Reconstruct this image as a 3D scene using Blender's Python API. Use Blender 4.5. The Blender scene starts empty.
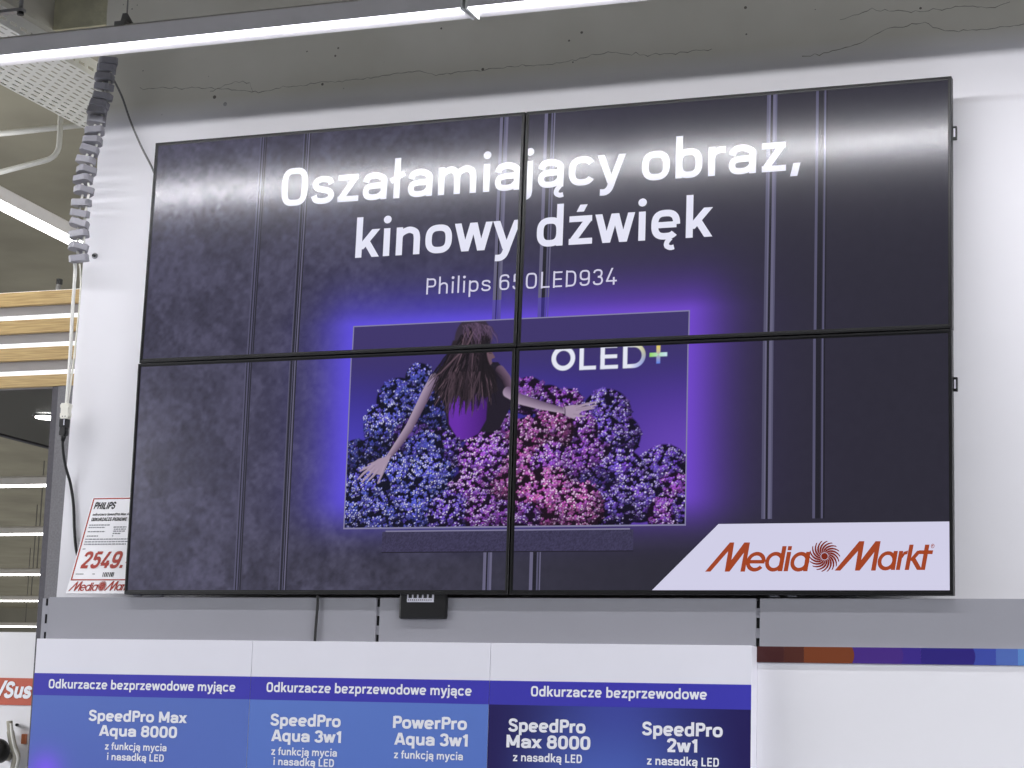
import bpy, bmesh, math, random, os
import numpy as np
from mathutils import Vector, Matrix

random.seed(7); rng = np.random.default_rng(11)
S = bpy.context.scene
COL = S.collection
Z0 = 2.095                       # world height of the bottom edge of the video wall

# ------------------------------------------------------------------ camera model
CAM = np.array([2.1115, -5.5545, -0.4454]); YAW, PIT, ROL, FPX = 0.3645, 0.1739, 0.0298, 2117.78
cy_, sy_, cp_, sp_ = math.cos(YAW), math.sin(YAW), math.cos(PIT), math.sin(PIT)
FW = np.array([-sy_*cp_, cy_*cp_, sp_]); R0 = np.array([cy_, sy_, 0.0]); U0 = np.cross(R0, FW)
RT = R0*math.cos(ROL)+U0*math.sin(ROL); UP = -R0*math.sin(ROL)+U0*math.cos(ROL)

def ray(px, py): return FW*FPX + RT*(px-512) - UP*(py-384)
def at(px, py, Y):               # measured point on the vertical plane y = Y  (z above the video wall's bottom edge)
    d = ray(px, py); t = (Y-CAM[1])/d[1]; p = CAM+d*t
    return float(p[0]), float(p[2])
def atz(px, py, Z):              # measured point on the level plane z = Z
    d = ray(px, py); t = (Z-CAM[2])/d[2]; p = CAM+d*t
    return float(p[0]), float(p[1])

cam = bpy.data.cameras.new('camera'); cam.sensor_width = 36; cam.lens = FPX*36/1024
camo = bpy.data.objects.new('camera', cam); COL.objects.link(camo)
camo.matrix_world = Matrix(((RT[0], UP[0], -FW[0], CAM[0]), (RT[1], UP[1], -FW[1], CAM[1]),
                            (RT[2], UP[2], -FW[2], CAM[2]+Z0), (0, 0, 0, 1)))
cam.clip_end = 200
S.camera = camo
S.view_settings.view_transform = 'Standard'
S.view_settings.look = 'None'

# ------------------------------------------------------------------ colour and materials
def lin(c):
    c = np.asarray(c, float)/255.0
    return np.where(c <= 0.04045, c/12.92, ((c+0.055)/1.055)**2.4)
def rgba(c): return tuple(float(v) for v in lin(c))+(1.0,)

def mat(name, color, rough=0.5, metal=0.0, spec=0.5, emit=None, strength=0.0, noise=0.0, nscale=8.0, bump=0.0, bscale=60.0, stretch=(1, 1, 1)):
    m = bpy.data.materials.new(name); m.use_nodes = True
    nt = m.node_tree; b = nt.nodes['Principled BSDF']
    b.inputs['Roughness'].default_value = rough; b.inputs['Metallic'].default_value = metal
    b.inputs['Specular IOR Level'].default_value = spec
    b.inputs['Base Color'].default_value = rgba(color)
    tc = nt.nodes.new('ShaderNodeTexCoord'); mp = nt.nodes.new('ShaderNodeMapping')
    mp.inputs['Scale'].default_value = stretch
    nt.links.new(tc.outputs['Object'], mp.inputs['Vector'])
    if noise > 0:
        n = nt.nodes.new('ShaderNodeTexNoise'); n.inputs['Scale'].default_value = nscale; n.inputs['Detail'].default_value = 6
        r = nt.nodes.new('ShaderNodeValToRGB')
        lo = tuple(v*(1-noise) for v in rgba(color)[:3])+(1,); hi = tuple(min(1, v*(1+noise)) for v in rgba(color)[:3])+(1,)
        r.color_ramp.elements[0].position = 0.32; r.color_ramp.elements[1].position = 0.68
        r.color_ramp.elements[0].color = lo; r.color_ramp.elements[1].color = hi
        nt.links.new(mp.outputs['Vector'], n.inputs['Vector']); nt.links.new(n.outputs['Fac'], r.inputs['Fac'])
        nt.links.new(r.outputs['Color'], b.inputs['Base Color'])
    if bump > 0:
        n2 = nt.nodes.new('ShaderNodeTexNoise'); n2.inputs['Scale'].default_value = bscale; n2.inputs['Detail'].default_value = 5
        bp = nt.nodes.new('ShaderNodeBump'); bp.inputs['Strength'].default_value = bump; bp.inputs['Distance'].default_value = 0.01
        nt.links.new(mp.outputs['Vector'], n2.inputs['Vector']); nt.links.new(n2.outputs['Fac'], bp.inputs['Height'])
        nt.links.new(bp.outputs['Normal'], b.inputs['Normal'])
    if emit is not None:
        b.inputs['Emission Color'].default_value = rgba(emit); b.inputs['Emission Strength'].default_value = strength
    return m

def attr_mat(name, emission=True, rough=0.2, spec=0.5, grain=0.0):
    m = bpy.data.materials.new(name); m.use_nodes = True
    nt = m.node_tree; b = nt.nodes['Principled BSDF']
    a = nt.nodes.new('ShaderNodeAttribute'); a.attribute_name = 'Col'
    b.inputs['Roughness'].default_value = rough; b.inputs['Specular IOR Level'].default_value = spec
    if emission:
        b.inputs['Base Color'].default_value = (0.004, 0.004, 0.005, 1)
        nt.links.new(a.outputs['Color'], b.inputs['Emission Color']); b.inputs['Emission Strength'].default_value = 1.0
    else:
        nt.links.new(a.outputs['Color'], b.inputs['Base Color'])
    return m

M = {}
SCR_R = 0.20
M['picture'] = attr_mat('lit_display_picture', True, SCR_R, .6)
M['print'] = attr_mat('printed_graphic', False, 0.45, 0.3)
M['bezel'] = mat('black_display_bezel', (11, 11, 13), 0.42, noise=0.1, nscale=40)
M['bezel_side'] = mat('dark_grey_display_back', (40, 40, 46), 0.45, noise=0.08, nscale=20)
M['steel'] = mat('galvanised_steel', (150, 150, 152), 0.4, 0.7, noise=0.1, nscale=30)
M['grey_metal'] = mat('grey_painted_metal', (150, 150, 157), 0.5, noise=0.02, nscale=3, bump=0.02, bscale=120)
M['white_board'] = mat('white_laminate', (233, 232, 236), 0.65, noise=0.015, nscale=2.5)
M['white_metal'] = mat('white_painted_metal', (232, 232, 228), 0.45, noise=0.02, nscale=6)
M['chip'] = mat('chipboard_edge', (150, 128, 84), 0.8, noise=0.3, nscale=120)
M['concrete_white'] = None
M['black_plastic'] = mat('black_plastic', (9, 9, 11), 0.45, noise=0.1, nscale=30)
M['slot_dark'] = mat('dark_slot', (8, 8, 9), 0.8, noise=0.1, nscale=30)
M['spine'] = mat('grey_plastic_segment', (150, 149, 156), 0.5, noise=0.05, nscale=30)
M['white_cable'] = mat('white_cable_sheath', (226, 225, 218), 0.5, noise=0.03, nscale=20)
M['grey_cable'] = mat('grey_cable_sheath', (122, 121, 120), 0.5, noise=0.03, nscale=20)
M['black_cable'] = mat('black_cable_sheath', (20, 20, 22), 0.45, noise=0.1, nscale=20)
M['cream_plastic'] = mat('cream_plastic', (228, 226, 214), 0.5, noise=0.03, nscale=40)
M['diffuser'] = mat('lit_diffuser', (240, 240, 245), 0.5, emit=(244, 243, 255), strength=5.0, noise=0.01, nscale=3)
M['diffuser_bright'] = mat('lit_tube', (240, 240, 245), 0.5, emit=(255, 255, 250), strength=12.0, noise=0.01, nscale=3)
M['housing'] = mat('grey_luminaire_housing', (222, 219, 220), 0.5, noise=0.04, nscale=10)
M['paper'] = mat('white_tag_paper', (238, 237, 240), 0.4, noise=0.01, nscale=4)
M['tag_red'] = mat('red_tag_print', (160, 50, 36), 0.5, noise=0.03, nscale=30)
M['tag_black'] = mat('black_tag_print', (18, 18, 20), 0.5, noise=0.05, nscale=30)
M['tag_grey'] = mat('grey_tag_print', (132, 132, 138), 0.5, noise=0.2, nscale=400)
M['silver'] = mat('silver_label_film', (205, 204, 215), 0.35, noise=0.06, nscale=90)
M['white_ink'] = mat('white_print', (243, 243, 249), 0.5, noise=0.01, nscale=4)
M['header_blue'] = mat('violet_blue_print', (66, 62, 178), 0.45, spec=0.3, noise=0.03, nscale=3)
M['card_white'] = mat('white_card', (236, 235, 243), 0.5, spec=0.3, noise=0.015, nscale=4)
M['soffit'] = mat('dark_mirror_soffit', (42, 41, 43), 0.12, spec=0.8, noise=0.2, nscale=3)
M['post'] = mat('grey_felt_post', (122, 121, 125), 0.8, noise=0.14, nscale=160, bump=0.1, bscale=200)
M['post_dark'] = mat('dark_post_edge', (88, 86, 92), 0.8, noise=0.1, nscale=120)
M['fascia_grey'] = mat('grey_fascia_back', (158, 154, 152), 0.7, noise=0.03, nscale=8)
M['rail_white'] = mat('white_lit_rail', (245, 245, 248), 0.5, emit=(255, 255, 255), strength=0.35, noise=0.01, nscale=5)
M['sign_red'] = mat('red_sign_band', (190, 78, 48), 0.5, noise=0.04, nscale=6)
M['hose'] = mat('grey_vacuum_hose', (160, 156, 142), 0.45, noise=0.1, nscale=30)
M['orange'] = mat('orange_plastic', (190, 110, 70), 0.5, noise=0.05, nscale=30)
M['floor'] = mat('pale_floor_tiles', (150, 152, 158), 0.35, noise=0.06, nscale=2)
M['ceiling'] = mat('grey_concrete_ceiling', (150, 146, 132), 0.9, noise=0.16, nscale=1.2, bump=0.2, bscale=6)
M['beam_grey'] = mat('grey_plaster_beam', (186, 184, 178), 0.9, noise=0.05, nscale=5, bump=0.1, bscale=40)
M['beam_beige'] = mat('beige_concrete_beam', (206, 204, 180), 0.9, noise=0.1, nscale=25, bump=0.3, bscale=60)
M['far_wall'] = mat('far_store_wall', (170, 168, 160), 0.8, noise=0.06, nscale=1.5)

# wood
m = bpy.data.materials.new('pale_oak_wood'); m.use_nodes = True; nt = m.node_tree; b = nt.nodes['Principled BSDF']
tc = nt.nodes.new('ShaderNodeTexCoord'); mp = nt.nodes.new('ShaderNodeMapping'); mp.inputs['Scale'].default_value = (3, 30, 90)
n = nt.nodes.new('ShaderNodeTexNoise'); n.inputs['Scale'].default_value = 3; n.inputs['Detail'].default_value = 8
r = nt.nodes.new('ShaderNodeValToRGB'); r.color_ramp.elements[0].color = rgba((166, 136, 88)); r.color_ramp.elements[1].color = rgba((206, 178, 124))
r.color_ramp.elements[0].position = .3; r.color_ramp.elements[1].position = .7
nt.links.new(tc.outputs['Object'], mp.inputs['Vector']); nt.links.new(mp.outputs['Vector'], n.inputs['Vector'])
nt.links.new(n.outputs['Fac'], r.inputs['Fac']); nt.links.new(r.outputs['Color'], b.inputs['Base Color']); b.inputs['Roughness'].default_value = .5
M['wood'] = m

# painted concrete with hairline cracks and blow holes
m = bpy.data.materials.new('painted_concrete_wall'); m.use_nodes = True; nt = m.node_tree; b = nt.nodes['Principled BSDF']
b.inputs['Roughness'].default_value = .85
tc = nt.nodes.new('ShaderNodeTexCoord')
n = nt.nodes.new('ShaderNodeTexNoise'); n.inputs['Scale'].default_value = 3; n.inputs['Detail'].default_value = 8
r = nt.nodes.new('ShaderNodeValToRGB'); r.color_ramp.elements[0].position = .3; r.color_ramp.elements[1].position = .7
r.color_ramp.elements[0].color = rgba((212, 209, 196)); r.color_ramp.elements[1].color = rgba((226, 223, 212))
nt.links.new(tc.outputs['Object'], n.inputs['Vector']); nt.links.new(n.outputs['Fac'], r.inputs['Fac'])
# pits
v = nt.nodes.new('ShaderNodeTexVoronoi'); v.inputs['Scale'].default_value = 21; v.inputs['Randomness'].default_value = 1
wn = nt.nodes.new('ShaderNodeTexNoise'); wn.inputs['Scale'].default_value = 5
pr = nt.nodes.new('ShaderNodeMath'); pr.operation = 'LESS_THAN'; 
sz = nt.nodes.new('ShaderNodeMath'); sz.operation = 'MULTIPLY_ADD'; sz.inputs[1].default_value = 0.45; sz.inputs[2].default_value = -0.187
nt.links.new(tc.outputs['Object'], v.inputs['Vector']); nt.links.new(tc.outputs['Object'], wn.inputs['Vector'])
nt.links.new(wn.outputs['Fac'], sz.inputs[0]); nt.links.new(v.outputs['Distance'], pr.inputs[0]); nt.links.new(sz.outputs[0], pr.inputs[1])
mx = nt.nodes.new('ShaderNodeMixRGB'); mx.inputs[2].default_value = rgba((118, 114, 104))
nt.links.new(pr.outputs[0], mx.inputs[0]); nt.links.new(r.outputs['Color'], mx.inputs[1])
sx3 = nt.nodes.new('ShaderNodeSeparateXYZ'); nt.links.new(tc.outputs['Object'], sx3.inputs[0])
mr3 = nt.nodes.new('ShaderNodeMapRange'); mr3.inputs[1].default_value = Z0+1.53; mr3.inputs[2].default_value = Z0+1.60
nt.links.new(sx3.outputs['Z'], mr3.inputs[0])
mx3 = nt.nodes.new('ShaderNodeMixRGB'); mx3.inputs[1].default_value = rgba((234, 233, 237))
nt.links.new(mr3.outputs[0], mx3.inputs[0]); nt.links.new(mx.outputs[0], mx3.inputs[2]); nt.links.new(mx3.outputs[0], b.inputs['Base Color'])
n2 = nt.nodes.new('ShaderNodeTexNoise'); n2.inputs['Scale'].default_value = 25; n2.inputs['Detail'].default_value = 6
bp = nt.nodes.new('ShaderNodeBump'); bp.inputs['Strength'].default_value = .02; bp.inputs['Distance'].default_value = .01
nt.links.new(tc.outputs['Object'], n2.inputs['Vector']); nt.links.new(n2.outputs['Fac'], bp.inputs['Height']); nt.links.new(bp.outputs['Normal'], b.inputs['Normal'])
M['concrete_white'] = m
M['crack'] = mat('hairline_crack', (146, 142, 130), 0.9, noise=0.1, nscale=50)

# ------------------------------------------------------------------ object helpers
def empty(name, loc, label=None, cat=None, group=None):
    o = bpy.data.objects.new(name, None); COL.objects.link(o); o.location = loc; o.empty_display_size = .05
    tag(o, label, cat, group); return o
def tag(o, label=None, cat=None, group=None, kind=None):
    if label: o['label'] = label
    if cat: o['category'] = cat
    if group: o['group'] = group
    if kind: o['kind'] = kind
    return o
def link(name, me, mats, parent=None, loc=None):
    o = bpy.data.objects.new(name, me); COL.objects.link(o)
    for mm in (mats if isinstance(mats, (list, tuple)) else [mats]): me.materials.append(mm)
    if parent: o.parent = parent
    if loc is not None: o.location = loc
    return o
def bm_obj(name, bm, mats, parent=None, loc=None, smooth=False):
    me = bpy.data.meshes.new(name); bm.normal_update(); bm.to_mesh(me); bm.free()
    if smooth:
        for p in me.polygons: p.use_smooth = True
    return link(name, me, mats, parent, loc)
def box(bm, x0, x1, y0, y1, z0, z1, mi=0, rot=None, bevel=0.0):
    t = bmesh.new(); bmesh.ops.create_cube(t, size=1)
    for vv in t.verts: vv.co = Vector(((vv.co.x+.5)*(x1-x0)+x0, (vv.co.y+.5)*(y1-y0)+y0, (vv.co.z+.5)*(z1-z0)+z0))
    if bevel > 0: bmesh.ops.bevel(t, geom=t.edges[:], offset=bevel, segments=2, affect='EDGES', profile=.6)
    if rot is not None: bmesh.ops.transform(t, matrix=rot, verts=t.verts)
    join(bm, t, mi)
def join(bm, t, mi=0):
    mp_ = {}
    for vv in t.verts: mp_[vv] = bm.verts.new(vv.co)
    for f in t.faces:
        try:
            nf = bm.faces.new([mp_[q] for q in f.verts]); nf.material_index = mi if mi is not None else f.material_index; nf.smooth = f.smooth
        except ValueError: pass
    t.free()
def tube(bm, pts, r, seg=10, mi=0, caps=True):
    pts = [Vector(p) for p in pts]; rings = []
    prev = None
    for i, p in enumerate(pts):
        if i == 0: d = pts[1]-p
        elif i == len(pts)-1: d = p-pts[i-1]
        else: d = (pts[i+1]-p).normalized()+(p-pts[i-1]).normalized()
        d.normalize()
        if prev is None:
            a = d.orthogonal().normalized()
        else:
            a = (prev-d*prev.dot(d)).normalized()
        prev = a; bb = d.cross(a)
        rr = r[i] if isinstance(r, (list, tuple)) else r
        rings.append([bm.verts.new(p+a*math.cos(2*math.pi*k/seg)*rr+bb*math.sin(2*math.pi*k/seg)*rr) for k in range(seg)])
    for i in range(len(rings)-1):
        for k in range(seg):
            f = bm.faces.new((rings[i][k], rings[i][(k+1) % seg], rings[i+1][(k+1) % seg], rings[i+1][k])); f.material_index = mi; f.smooth = True
    if caps:
        bm.faces.new(rings[0][::-1]).material_index = mi; bm.faces.new(rings[-1]).material_index = mi
def smooth_pts(pts, n=8):
    P = [Vector(p) for p in pts]; out = []
    for i in range(len(P)-1):
        p0 = P[max(0, i-1)]; p1 = P[i]; p2 = P[i+1]; p3 = P[min(len(P)-1, i+2)]
        for k in range(n):
            t = k/n
            out.append(.5*((2*p1)+(p2-p0)*t+(2*p0-5*p1+4*p2-p3)*t*t+(3*p1-p0-3*p2+p3)*t**3))
    out.append(P[-1]); return out
def simple_box(name, mats, x0, x1, y0, y1, z0, z1, parent=None, bevel=0.0, loc=None):
    bm = bmesh.new(); box(bm, x0, x1, y0, y1, z0, z1, bevel=bevel); return bm_obj(name, bm, mats, parent, loc)
def set_cols(me, cols):
    a = me.attributes.new('Col', 'FLOAT_COLOR', 'POINT')
    c = np.ones((len(me.vertices), 4), np.float32); c[:, :3] = cols
    a.data.foreach_set('color', c.ravel())
def grid_mesh(name, x0, x1, z0, z1, step, fn, y):
    nx = max(2, int(round((x1-x0)/step))+1); nz = max(2, int(round((z1-z0)/step))+1)
    X, Zz = np.meshgrid(np.linspace(x0, x1, nx), np.linspace(z0, z1, nz))
    co = np.stack([X.ravel(), np.full(X.size, y), Zz.ravel()], 1).astype(np.float32)
    i = (np.arange(nz-1)[:, None]*nx+np.arange(nx-1)[None]).ravel()
    q = np.stack([i, i+1, i+nx+1, i+nx], 1).astype(np.int32)
    me = bpy.data.meshes.new(name)
    me.vertices.add(len(co)); me.vertices.foreach_set('co', co.ravel())
    me.loops.add(q.size); me.loops.foreach_set('vertex_index', q.ravel())
    me.polygons.add(len(q)); me.polygons.foreach_set('loop_start', np.arange(0, q.size, 4, dtype=np.int32))
    me.update(calc_edges=True); me.validate()
    set_cols(me, fn(X.ravel(), Zz.ravel()))
    return me

# ------------------------------------------------------------------ lettering
# --- the display's own rounded grotesque, drawn as strokes (units of the em; cap height 0.70)
def s_ell(x0, x1, y0, y1, ex, a0=0, a1=360, n=44):
    out = []
    for k in range(n+1):
        a = math.radians(a0+(a1-a0)*k/n); c, q = math.cos(a), math.sin(a)
        out.append(((x0+x1)/2+(x1-x0)/2*math.copysign(abs(c)**(2/ex), c), (y0+y1)/2+(y1-y0)/2*math.copysign(abs(q)**(2/ex), q)))
    return out
def cat(pts, n=7): return [(p.x, p.y) for p in smooth_pts([(x, y, 0) for x, y in pts], n)]
OGON = lambda x: ('c', cat([(x-.01, .02), (x-.065, -.05), (x-.07, -.115), (x-.01, -.15), (x+.05, -.14)]), .74)
def bowl(x0, x1, y0=.052, y1=.454, e=2.7, a0=0, a1=360): return ('c', s_ell(x0, x1, y0, y1, e, a0, a1), 1)
def V_(x, y0, y1): return ('c', [(x, y0), (x, y1)], 1)
def Hh(x0, x1, y): return ('c', [(x0, y), (x1, y)], .92)
def Dg(*p): return ('d', list(p), 1)
ARCH = lambda x0, x1, yb=0: ('c', cat([(x0, .30), (x0+.03, .39), ((x0+x1)/2+.01, .452), (x1-.03, .405), (x1, .30)])+[(x1, yb)], 1)
AA = [V_(.43, 0, .30), ('c', cat([(.43, .28), (.415, .39), (.27, .452), (.135, .425), (.092, .335)]), 1), ('c', [(.43, .262), (.24, .262)]+cat([(.24, .262), (.125, .235), (.092, .155), (.125, .075), (.225, .05), (.35, .07), (.43, .15)]), .95)]
SS = [('c', cat([(.402, .355), (.36, .43), (.245, .455), (.135, .43), (.10, .355), (.145, .287), (.25, .255), (.365, .22), (.408, .145), (.36, .07), (.245, .047), (.12, .072), (.078, .155)]), .97)]
GL = {
 'O': ([bowl(.108, .492, .052, .648, 3.4)], .60), 'o': ([bowl(.096, .454)], .55), 'c': ([bowl(.096, .452, a0=33, a1=327)], .53),
 'e': ([bowl(.096, .454, a0=0, a1=318), Hh(.096, .454, .25)], .55), 'ę': ([bowl(.096, .454, a0=0, a1=318), Hh(.096, .454, .25), OGON(.37)], .55),
 'a': (AA, .535), 'ą': (AA+[OGON(.44)], .535), 's': (SS, .485),
 'z': ([Hh(.045, .43, .452), Hh(.045, .44, .054), Dg((.365, .43), (.115, .075))], .48),
 'ź': ([Hh(.045, .43, .452), Hh(.045, .44, .054), Dg((.365, .43), (.115, .075)), Dg((.285, .70), (.225, .575))], .48),
 'ł': ([V_(.135, 0, .74), ('c', [(.02, .315), (.27, .455)], .9)], .305), 'l': ([V_(.115, 0, .74)], .23), 'i': ([V_(.115, 0, .506), ('o', (.115, .665), .073)], .23),
 'j': ([('c', [(.115, .506), (.115, -.03)]+cat([(.115, -.03), (.09, -.12), (-.02, -.15)]), 1), ('o', (.115, .665), .073)], .23),
 'm': ([V_(.115, 0, .506), ARCH(.115, .40), ARCH(.40, .69)], .815), 'n': ([V_(.115, 0, .506), ARCH(.115, .43)], .545), 'h': ([V_(.115, 0, .74), ARCH(.115, .43)], .545),
 'r': ([V_(.115, 0, .506), ('c', cat([(.115, .30), (.15, .40), (.24, .445), (.345, .445)]), 1)], .36),
 'b': ([V_(.115, 0, .74), bowl(.115, .448)], .545), 'd': ([V_(.43, 0, .74), bowl(.096, .43)], .545), 'p': ([V_(.115, -.20, .506), bowl(.115, .448)], .545),
 'y': ([Dg((.065, .506), (.245, .0)), Dg((.43, .506), (.235, -.06)), ('c', cat([(.262, .01), (.215, -.10), (.15, -.15), (.06, -.152)]), 1)], .495),
 'k': ([V_(.115, 0, .74), Dg((.42, .506), (.13, .15)), Dg((.25, .29), (.425, 0))], .505),
 'w': ([Dg((.062, .506), (.195, .0)), Dg((.335, .506), (.205, .0)), Dg((.345, .506), (.475, .0)), Dg((.612, .506), (.485, .0))], .675),
 ',': ([Dg((.135, .125), (.085, -.10))], .25), ' ': ([], .235),
 'P': ([V_(.125, 0, .70), ('c', [(.125, .645), (.31, .645)]+s_ell(.20, .462, .335, .645, 2.4, 80, -80, 20)+[(.31, .335), (.125, .335)], 1)], .53),
 'L': ([V_(.125, 0, .70), Hh(.125, .45, .054)], .49), 'E': ([V_(.125, 0, .70), Hh(.125, .46, .054), Hh(.125, .44, .355), Hh(.125, .46, .646)], .51),
 'D': ([V_(.125, 0, .70), ('c', [(.125, .646), (.26, .646)]+s_ell(.06, .475, .054, .646, 3.0, 84, -84, 26)+[(.26, .054), (.125, .054)], 1)], .575),
 '6': ([bowl(.10, .44, .054, .415, 2.8), ('c', cat([(.44, .53), (.40, .62), (.28, .648), (.15, .615), (.10, .50), (.10, .25)]), 1)], .54),
 '9': ([bowl(.10, .44, .285, .646, 2.8), ('c', cat([(.10, .17), (.14, .08), (.26, .052), (.39, .085), (.44, .20), (.44, .45)]), 1)], .54),
 '5': ([Hh(.13, .44, .646), V_(.135, .345, .646), ('c', cat([(.135, .365), (.25, .42), (.38, .385), (.435, .24), (.38, .10), (.26, .052), (.14, .08), (.095, .17)]), 1)], .53),
 '3': ([('c', cat([(.09, .53), (.14, .62), (.25, .648), (.37, .61), (.40, .50), (.36, .39), (.25, .365)]), 1), ('c', cat([(.25, .365), (.38, .33), (.425, .20), (.375, .085), (.25, .052), (.125, .085), (.085, .18)]), 1)], .52),
 
 'u': ([V_(.43, 0, .506), ('c', [(.115, .506)]+cat([(.115, .20), (.145, .105), (.25, .052), (.38, .10), (.43, .22)]), 1)], .545),
 'f': ([('c', [(.15, 0), (.15, .54)]+cat([(.15, .54), (.185, .65), (.31, .685)]), 1), Hh(.02, .30, .452)], .315),
 't': ([('c', [(.15, .64), (.15, .16)]+cat([(.15, .16), (.19, .07), (.31, .055)]), 1), Hh(.02, .31, .452)], .34),
 'x': ([Dg((.075, .506), (.415, 0)), Dg((.415, .506), (.075, 0))], .49), 'q': ([V_(.43, -.20, .506), bowl(.096, .43)], .545),
 'S': ([('c', cat([(.455, .52), (.41, .61), (.275, .648), (.15, .61), (.11, .51), (.155, .415), (.28, .36), (.415, .30), (.465, .19), (.41, .09), (.28, .052), (.135, .09), (.085, .19)]), .97)], .56),
 'A': ([Dg((.275, .70), (.07, 0)), Dg((.325, .70), (.53, 0)), Hh(.15, .45, .19)], .60), 'M': ([V_(.125, 0, .70), V_(.63, 0, .70), Dg((.125, .70), (.372, .11)), Dg((.63, .70), (.383, .11))], .755),
 '8': ([bowl(.118, .422, .36, .648, 2.4), bowl(.098, .442, .052, .385, 2.5)], .54), '0': ([bowl(.10, .44, .052, .648, 3.0)], .54),
 '2': ([('c', cat([(.10, .50), (.14, .61), (.26, .648), (.385, .61), (.425, .50), (.375, .37)])+[(.10, .06)], 1), Hh(.065, .45, .054)], .53),
 '1': ([V_(.25, 0, .70), ('c', [(.25, .63), (.085, .52)], 1)], .375), 'I': ([V_(.125, 0, .70)], .25), 'H': ([V_(.125, 0, .70), V_(.50, 0, .70), Hh(.125, .50, .36)], .625),
 'R': ([V_(.125, 0, .70), ('c', [(.125, .645), (.31, .645)]+s_ell(.20, .462, .335, .645, 2.4, 80, -80, 20)+[(.31, .335), (.125, .335)], 1), Dg((.30, .33), (.455, 0))], .55),
 'U': ([('c', [(.125, .70)]+cat([(.125, .25), (.165, .10), (.30, .052), (.435, .10), (.475, .25)])+[(.475, .70)], 1)], .60),
 'Z': ([Hh(.07, .48, .646), Hh(.06, .49, .054), Dg((.40, .62), (.14, .08))], .54), 'C': ([bowl(.108, .48, .052, .648, 3.0, 30, 330)], .565),
 'K': ([V_(.125, 0, .70), Dg((.48, .70), (.14, .24)), Dg((.27, .42), (.49, 0))], .56), 'N': ([V_(.125, 0, .70), V_(.52, 0, .70), Dg((.125, .70), (.52, 0))], .645),
 'W': ([Dg((.07, .70), (.215, 0)), Dg((.385, .70), (.225, 0)), Dg((.395, .70), (.55, 0)), Dg((.70, .70), (.56, 0))], .77),
 '.': ([Dg((.12, .125), (.12, 0))], .24), '-': ([Hh(.05, .33, .27)], .38), '/': ([Dg((.33, .76), (.06, -.06))], .38),
 '4': ([Dg((.30, .70), (.085, .17)), Hh(.055, .49, .165), V_(.365, 0, .32)], .53)}
LAY = []
def stroke_polys(body, w, track=0.0):
    polys, x = [], 0.0
    for ch in body:
        parts_, adv = GL[ch]
        for ip, (kind, *d) in enumerate(parts_):
            n0 = len(polys)
            if kind == 'o':
                (cx, cy), r_ = d; r_ = r_*(.55+.45*w/.122); polys.append([(x+cx+r_*math.cos(a), cy+r_*math.sin(a)) for a in [2*math.pi*k/24 for k in range(24)]])
            elif kind == 'd':
                P, k = d
                for (xa, ya), (xb, yb) in zip(P, P[1:]):
                    L_ = math.hypot(xb-xa, yb-ya); hw_ = w*k/2/(abs(yb-ya)/L_)
                    polys.append([(x+xa-hw_, ya), (x+xa+hw_, ya), (x+xb+hw_, yb), (x+xb-hw_, yb)])
            else:
                P, k = d; h_ = w*k/2; P = [np.array(p) for p in P]
                P = [p for i, p in enumerate(P) if i == 0 or np.hypot(*(p-P[i-1])) > 1e-6]
                closed = np.hypot(*(P[0]-P[-1])) < 1e-4
                Lf, Rg = [], []
                for i, p in enumerate(P):
                    a_ = P[i-1] if i > 0 else (P[-2] if closed else None); b2 = P[i+1] if i < len(P)-1 else (P[1] if closed else None)
                    d1 = (p-a_)/np.hypot(*(p-a_)) if a_ is not None else None; d2 = (b2-p)/np.hypot(*(b2-p)) if b2 is not None else None
                    dd_ = d2 if d1 is None else (d1 if d2 is None else d1+d2); dd_ = dd_/np.hypot(*dd_)
                    m_ = 1/max(.5, float(dd_@(d2 if d2 is not None else d1))); nn = np.array([-dd_[1], dd_[0]])*h_*m_
                    Lf.append(p+nn); Rg.append(p-nn)
                for i in range(len(P)-1): polys.append([tuple(q+np.array([x, 0])) for q in (Lf[i], Lf[i+1], Rg[i+1], Rg[i])])
            LAY.extend([ip]*(len(polys)-n0))
        x += adv+track
    return polys
def display_text_bm(body, x0, x1, base, cap, y, w, track=0.0):
    LAY.clear(); P = stroke_polys(body, w, track); xs = [p[0] for q in P for p in q]; a_, b2 = min(xs), max(xs); kx = (x1-x0)/(b2-a_); kz = cap/.70
    bm = bmesh.new()
    for q, ly in zip(P, LAY):
        f = bm.faces.new([bm.verts.new((x0+(p[0]-a_)*kx, y-ly*4e-5, base+p[1]*kz)) for p in q]); f.normal_update()
        if f.normal.y > 0: f.normal_flip()
    return bm
def text_bm(body, x0, x1, base, cap, y, off=0.0, shear=0.0, w=.14):
    bm = display_text_bm(body, 0, x1-x0, 0, cap, y, w)
    if shear:
        mx_ = 1-shear*cap/(x1-x0)
        for vv in bm.verts: vv.co.x = vv.co.x*mx_+vv.co.z*shear
    for vv in bm.verts: vv.co.x += x0; vv.co.z += base
    return bm
def poly_bm(polys, y):
    bm = bmesh.new()
    for p in polys:
        vs = [bm.verts.new((x, y, z)) for x, z in p]
        f = bm.faces.new(vs); f.normal_update()
        if f.normal.y > 0: f.normal_flip()
    bmesh.ops.triangulate(bm, faces=bm.faces[:])
    return bm
def clip(bm, x0, x1, z0, z1):
    for co, no in (((x0, 0, 0), (-1, 0, 0)), ((x1, 0, 0), (1, 0, 0)), ((0, 0, z0), (0, 0, -1)), ((0, 0, z1), (0, 0, 1))):
        bmesh.ops.bisect_plane(bm, geom=bm.verts[:]+bm.edges[:]+bm.faces[:], plane_co=co, plane_no=no, clear_outer=True, dist=1e-6)
    return bm

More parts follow.
